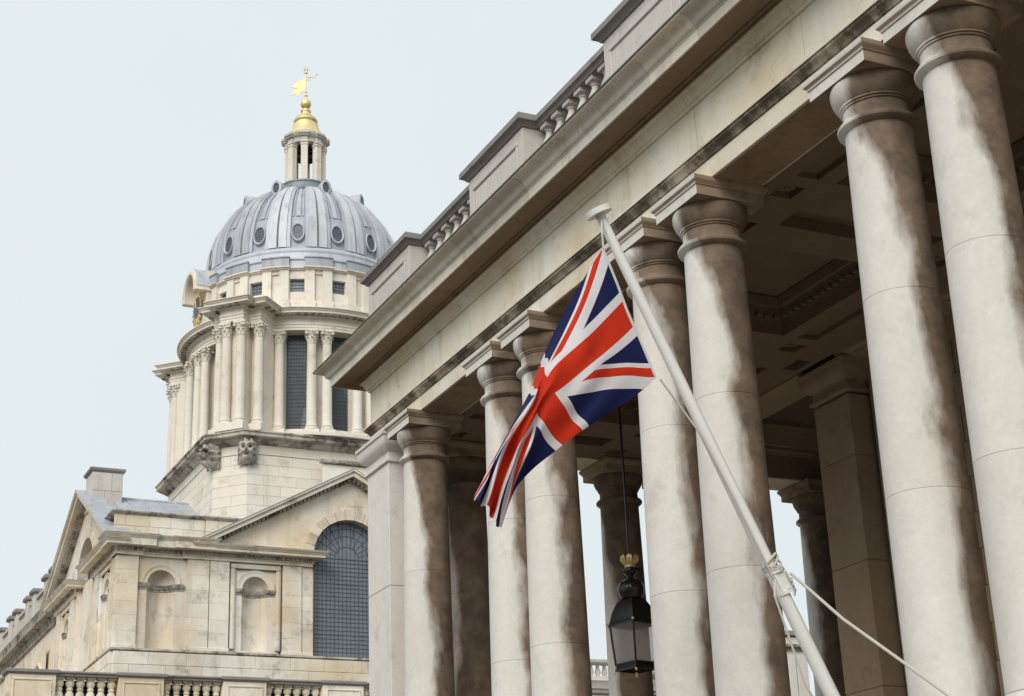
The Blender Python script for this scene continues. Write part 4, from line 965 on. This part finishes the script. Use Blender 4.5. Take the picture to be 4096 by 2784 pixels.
def unit(par, T, far=False):
    """pedimented bay: two side bays with framed niches, a tall arched window, raking cornice"""
    for s_ in (-1, 1):
        S = lambda u, d, z, s_=s_: T(s_*u, d, z)
        pilaster(par, S, 4.44, 5.13); pilaster(par, S, 1.82, 2.50); pilaster(par, S, 1.40, 1.80, -.06)
        for (a, b_, c_, d_) in ((2.56, 4.38, 13.63, 13.82), (2.56, 2.74, 10.8, 13.63), (4.20, 4.38, 10.8, 13.63)):
            part('niche_frame', MB(S).cbox(a, -.3, c_, b_, -.03, d_, .03).cbox(a+.05, -.3, c_+.0, b_-.05, -.01, d_-.02, .02), M['facade'], par)
        part('niche_wall', archpanel(S, 2.6, 4.35, 10.68, 13.84, 3.48, .47, 12.92, 10.78, -.14), M['facade'], par)
        niche(par, S, 3.48, .47, 12.92, 10.78, -.14, ring=.22)
        P = [(1.42, -.3), (1.42, .05), (5.41, .05), (5.41, -.3)]
        P = [(s_*u, d) for u, d in P]
        if s_ < 0: P = P[::-1]
        entab(par, T, P)
        # raking cornice: bed, corona, cyma stacked
        sl = .536
        zr = lambda u, o: 14.33+o+(5.43-u)*sl
        for nm, o0, o1, dd, mt in (('rake_bed', -.12, .0, .12, 'ledge'), ('rake_corona', .0, .17, .42, 'facade'), ('rake_cyma', .172, .25, .50, 'facade'), ('rake_lead', .252, .275, .52, 'lead')):  # dark rake bed imitates the shadow below the corona
            poly = [(5.43+dd*.6, zr(5.43+dd*.6, o0)), (0.0, zr(0.0, o0)), (0.0, zr(0.0, o1)), (5.43+dd*.6, zr(5.43+dd*.6, o1))]
            part(nm, MB(lambda x, y, z: T(s_*x, y, z)).slab(poly, -.4, dd), M[mt], par)
        dn = MB(T); k = 34
        for i in range(k):
            u = .1+5.2*i/k; z = zr(u, -.06)
            dn.add([(s_*(u+du), d_, z+dz-du*sl) for dz in (-.05, .055) for d_ in (.1, .24) for du in (-.045, .045)], [(0, 2, 3, 1), (4, 5, 7, 6), (0, 1, 5, 4), (2, 6, 7, 3), (0, 4, 6, 2), (1, 3, 7, 5)])
        part('rake_dentils', dn, M['ledge'], par, kind='stuff')  # dark tone carries painted shade beneath the raking cornice
    # tympanum and window bay wall as coursed stones: strips between window arch and rake
    r = 1.38; zs = 14.31; n = 40; us = [-5.2, -4.4, -3.6, -2.8, -2.1]+[-r*cos(pi*i/n) for i in range(n+1)]+[2.1, 2.8, 3.6, 4.4, 5.2]
    mb = MB(T)
    for a, b_ in zip(us, us[1:]):
        lo = lambda u: zs+sqrt(max(0, r*r-u*u)) if abs(u) <= r+1e-9 else 14.2
        if abs((a+b_)/2) > r: la = lb = 14.2
        else: la, lb = lo(a), lo(b_)
        hi = lambda u: 14.3+(5.43-abs(u))*.536
        mb.add([(a, -.02, la), (b_, -.02, lb), (b_, -.02, hi(b_)), (a, -.02, hi(a))], [(0, 1, 2, 3)])
    for s_ in (-1, 1): mb.add([(s_*1.38, -.08, 10.5), (s_*1.82, -.08, 10.5), (s_*1.82, -.08, 14.3), (s_*1.38, -.08, 14.3)], [(0, 1, 2, 3)])
    ty = part('tympanum', mb, M['facade'], par)
    for i in range(13):
        a0, a1 = pi*i/13+.006, pi*(i+1)/13-.006; r0, r1 = r+.0, r+(.34 if i not in (0, 6, 12) else .40)
        V = [(rr*cos(a_), d_, zs+rr*sin(a_)) for d_ in (-.1, .015) for rr, a_ in ((r0, a0), (r0, a1), (r1, a1), (r1, a0))]
        subw('voussoir', MB(T).add(V, [(0, 1, 2, 3), (7, 6, 5, 4), (0, 4, 5, 1), (1, 5, 6, 2), (2, 6, 7, 3), (3, 7, 4, 0)]), M['facade'], ty)
    big_window(par, T, 0, r, zs, 10.62, -.38)
unit(chp, TF); unit(chp, TL)
# extra bay at the corner of the front
Tb = TF
part('front_core', MB().box(11.95, 55.3, 7., 28.3, 65, 14.2), M['facade'], chp)
pilaster(chp, Tb, -8.37, -7.62); pilaster(chp, Tb, -5.92, -5.16)
part('niche_wall', archpanel(Tb, -7.63, -5.91, 10.68, 13.84, -6.80, .485, 12.92, 10.72, -.12), M['facade'], chp)
niche(chp, Tb, -6.80, .485, 12.92, 10.72, -.12, ring=.17, width=.31)
entab(chp, TF, [(-8.445, -.6), (-8.445, .09), (-7.5, .09), (-7.5, -.02), (-6.1, -.02), (-6.1, .07), (-5.40, .07), (-5.40, -.4)][0:8], ENT2)
part('corner_return', MB(TL).cbox(-5.27, -.4, 10.7, -5.14, -.03, 13.83, .01), M['facade'], chp)
# plinth stones under the front and left
part('plinth_moulding', MB(TF).sweep([(-.3, 10.56), (.05, 10.56), (.12, 10.60), (.10, 10.66), (.04, 10.685), (-.3, 10.69)], [(-8.37, -5.), (-8.37, 0), (9., 0)], False, -1), M['ledge'], chp)
ashlar(chp, M['facade'], TF, -8.37, 9, 8.4, 10.555, .10, .43, 1.25, .3, .014, 77, .012)
ashlar(chp, M['facade'], TL, -5.3, 5.3, 8.4, 10.555, .10, .43, 1.25, .3, .014, 78, .012)
for a, b_, s_ in ((-8.37, -7.62, 81), (-7.62, -5.92, 82)): pass
# parapet over the corner bay
part('parapet_core', MB().box(11.75, 55.05, 14.4, 16.6, 55.35, 15.3), M['facade'], chp)
Tp = lambda u, d, z: (u, 55.05-d, z)
ashlar(chp, M['facade'], Tp, 11.68, 14.85, 14.56, 15.34, .03, .39, .8, .1, .012, 91, .01)
ashlar(chp, M['facade'], Tp, 14.86, 16.6, 14.5, 15.34, .10, .42, .8, .1, .012, 92, .01)
part('parapet_coping', MB().sweep([(-.3, 15.345), (.0, 15.345), (.04, 15.38), (.12, 15.42), (.12, 15.47), (-.3, 15.50)], [(11.68, 56.5), (11.68, 55.02), (14.86, 55.02), (14.86, 54.95), (16.6, 54.95)], False, 1), M['ledge'], chp)
# lead roof behind the left pediment: slope > seams
rfz = lambda y: 17.30-.536*abs(y-AY)
rp_ = part('lead_roof', MB().add([(11.4, 54.9, rfz(54.9)), (15.7, 54.9, rfz(54.9)), (15.7, AY, rfz(AY)), (11.4, AY, rfz(AY)), (11.4, 65.1, rfz(65.1)), (15.7, 65.1, rfz(65.1))], [(0, 1, 2, 3), (3, 2, 5, 4)]), M['lead'], chp)
for i in range(7):
    x = 11.9+.62*i; subw('seam', MB().tube([(x, 54.95, rfz(54.95)+.02), (x, AY, rfz(AY)+.02)], .035, 6), M['lead'], rp_)
subw('ridge', MB().tube([(11.4, AY, 17.32), (15.7, AY, 17.32)], .06, 8), M['lead'], rp_)
part('front_roof', MB().add([(14.9, 54.8, 14.5), (AX, 54.8, 17.32), (AX, 56, 17.32), (14.9, 56, 14.5), (25.3, 54.8, 14.5), (25.3, 56, 14.5)], [(0, 1, 2, 3), (1, 4, 5, 2)]), M['lead'], chp)
cm = part('chimney', MB().cbox(11.72, 59.45, 16.7, 12.86, 60.55, 18.12, .012), M['parapet'], chp)
subw('chimney_cap', MB().sweep([(-.3, 18.12), (.0, 18.12), (.05, 18.16), (.09, 18.2), (.09, 18.28), (-.3, 18.31)], [(11.72, 59.45), (11.72, 60.55), (12.86, 60.55), (12.86, 59.45)], True, -1), M['coping'], cm)
for (a, b_, c_, d_) in ((11.73, 12.2, 16.8, 17.4), (12.21, 12.85, 16.8, 17.4), (11.73, 12.45, 17.41, 18.1), (12.46, 12.85, 17.41, 18.1)):
    subw('stone', MB().cbox(a, 59.42, c_, b_, 59.5, d_, .012), M['parapet'], cm)

# ================================================================== LONG WING RECEDING AT THE LEFT
wg = thing('long_wing', 'long receding stone wing with parapet pedestals and arched windows at the far left edge', 'building', (14, 80, GZ))
part('wing_wall', MB().box(11.95, 65.4, GZ, 26, 118, 14.0), M['facade'], wg)
part('wing_entablature', MB().sweep([(-.4, 13.75), (0, 13.75), (.0, 13.9), (.06, 13.95), (.08, 14.08), (.36, 14.12), (.37, 14.3), (.45, 14.45), (-.4, 14.55)], [(11.85, 65.4), (11.85, 118)], False, -1), M['ledge'], wg)
part('wing_parapet', MB().box(11.8, 65.4, 14.5, 12.2, 118, 15.5).box(11.7, 65.4, 15.5, 12.3, 118, 15.62), M['parapet'], wg)
for k in range(12):
    y = 66.6+4.2*k
    for dy_ in (-.75, .75):
        pp = part('parapet_pedestal', MB().cbox(11.62, y+dy_-.28, 14.5, 12.3, y+dy_+.28, 15.75, .02), M['parapet'], wg)
        subw('pedestal_cap', MB().cbox(11.50, y+dy_-.4, 15.75, 12.4, y+dy_+.4, 15.95, .05), M['coping'], pp)
    if k < 7:
        Tg = lambda u, d, z, y=y: (11.95-d, y+2.1+u, z)
        big = 1.0; n = 14
        part('arch_surround', archpanel(Tg, -1.4, 1.4, 6, 13.0, 0, .85, 11.6, 6.0, .12), M['facade'], wg)
        o = part('arched_window', MB(Tg).add([(-.85, .03, 6), (.85, .03, 6)]+[(.85*cos(pi*i/n), .03, 11.6+.85*sin(pi*i/n)) for i in range(n+1)], [tuple(range(n+3))]), M['bigglass'], wg)
        subw('arch_moulding', MB(Tg).tube([(-.95, .16, 8)]+[(-.95*cos(pi*i/n), .16, 11.6+.95*sin(pi*i/n)) for i in range(n+1)]+[(.95, .16, 8)], .09, 6), M['facade'], o)

# ================================================================== TERRACE BALUSTRADE IN FRONT OF THE CHAPEL
ter = thing('terrace_building', 'low stone building topped by a panelled balustrade at the bottom left', 'building', (16, 52, GZ))
part('terrace_wall', MB().box(8.0, 50.35, GZ, 30, 54.6, 7.9), M['facade'], ter)
part('terrace_wall', MB().box(8.0, 54.6, GZ, 11.6, 90, 7.9), M['facade'], ter)
part('terrace_cornice', MB().sweep([(-.4, 7.0), (.1, 7.0), (.15, 7.3), (.5, 7.4), (.52, 7.6), (.6, 7.75), (-.4, 7.85)], [(8.0, 90), (8.0, 50.35), (30, 50.35)], False, 1), M['facade'], ter)
tb_prof = [(.10, 0), (.10, .03), (.085, .05), (.07, .07), (.085, .10), (.13, .2), (.14, .27), (.12, .36), (.075, .43), (.10, .46), (.10, .50), (.075, .53), (.12, .6), (.135, .66), (.12, .72), (.09, .75), (.10, .78)]
tb_me = MB().box(-.14, -.14, -.06, .14, .14, 0).lathe(tb_prof, 12).box(-.13, -.13, .78, .13, .13, .84).mesh('baluster', M['facade'])
part('balustrade_base', MB().cbox(7.75, 50.05, 7.8, 30, 50.75, 7.98, .02).cbox(7.75, 50.75, 7.8, 8.4, 90, 7.98, .02), M['facade'], ter)
pcap = [(-.4, 8.86), (.0, 8.86), (.03, 8.9), (.09, 8.93), (.09, 9.0), (.07, 9.02), (-.4, 9.03)]
xs_ = [7.75+3.245*k for k in range(7)]
for k, x in enumerate(xs_):
    wd = 1.38
    p = part('pedestal', MB().cbox(x, 50.05, 7.95, x+wd, 50.7, 8.88, .012), M['facade'], ter)
    subw('pedestal_cap', MB().sweep(pcap, [(x, 50.05), (x, 50.7), (x+wd, 50.7), (x+wd, 50.05)], True, -1), M['coping'], p)
    fr = MB()
    for a, b_, c_, d_ in ((x+.12, x+wd-.12, 8.70, 8.75), (x+.12, x+wd-.12, 8.1, 8.15), (x+.12, x+.17, 8.15, 8.70), (x+wd-.17, x+wd-.12, 8.15, 8.70)): fr.cbox(a, 50.02, c_, b_, 50.08, d_, .012)
    subw('panel_moulding', fr, M['facade'], p)
    part('rail', MB().cbox(x+wd-.05, 50.06, 8.86, x+3.245+.05, 50.66, 8.93, .01).cbox(x+wd-.05, 50.0, 8.93, x+3.245+.05, 50.72, 9.0, .02), M['coping'], ter)
    for i in range(6):
        part('baluster', tb_me, None, ter, (x+wd+(3.245-wd)*(i+.5)/6, 50.36, 8.02))
part('side_parapet', MB().cbox(7.78, 50.72, 7.95, 8.3, 90, 8.86, .02).cbox(7.66, 50.8, 8.86, 8.42, 90, 9.0, .03), M['facade'], ter)
part('gap_shade_sheet', MB().box(9.0, 50.78, 7.9, 30, 50.84, 8.84), M['flash'], ter)  # added dark sheet that makes the baluster gaps read as shade
part('terrace_roof', MB().box(8.3, 50.7, 7.8, 30, 54.6, 7.9), M['lead_dark'], ter)

# ================================================================== FAR BUILDINGS SEEN THROUGH THE PORTICO
fa = thing('far_range', 'distant stone range with a balustraded parapet glimpsed beside the lantern', 'building', (41, 80, GZ))
part('far_wall', MB().box(33, 75.2, GZ, 45, 90, 13.4), M['far'], fa)
part('far_cornice', MB().sweep([(-.4, 13.3), (.05, 13.3), (.1, 13.5), (.45, 13.6), (.5, 13.85), (.6, 13.98), (-.4, 14.1)], [(33, 75.2), (45, 75.2)], False, 1), M['far'], fa)
part('far_base', MB().box(33, 74.9, 14.0, 45, 75.6, 14.25), M['far'], fa)
part('far_rail', MB().cbox(33, 74.8, 14.92, 45, 75.6, 15.12, .04), M['parapet'], fa)
fb_me = MB().lathe([(.13, 0), (.1, .06), (.16, .25), (.12, .42), (.08, .55), (.12, .62), (.12, .68)], 10).mesh('baluster', M['far'])
for i in range(30): part('baluster', fb_me, None, fa, (33.3+.4*i, 75.25, 14.25))
for i in range(5): part('far_window', MB().box(34+2.3*i, 75.12, 10.5, 35.2+2.3*i, 75.25, 12.9), M['bigglass'], fa)
fp = thing('far_pavilion', 'distant pale stone pavilion corner with pilasters and niche behind the flagpole foot', 'building', (46, 70, GZ))
part('pavilion_wall', MB().box(44.5, 66.2, GZ, 47.9, 82, 14.9), M['far'], fp)
part('pavilion_cornice', MB().sweep([(-.4, 14.2), (.05, 14.2), (.1, 14.3), (.3, 14.38), (.32, 14.5), (-.4, 14.6)], [(44.5, 82), (44.5, 66.2), (47.9, 66.2), (47.9, 82)], False, 1), M['ledge'], fp)
part('pavilion_coping', MB().cbox(44.4, 66.05, 14.95, 48.0, 82, 15.2, .03), M['coping'], fp)
for a, b_ in ((44.5, 45.1), (46.75, 47.2), (47.25, 47.9)): part('pavilion_pilaster', MB().cbox(a, 66.0, GZ, b_, 66.3, 14.0, .02), M['far'], fp)
Tn = lambda u, d, z: (45.9+u, 66.2-d, z)
niche(fp, Tn, 0, .62, 12.6, 10.2, .02, ring=.2)
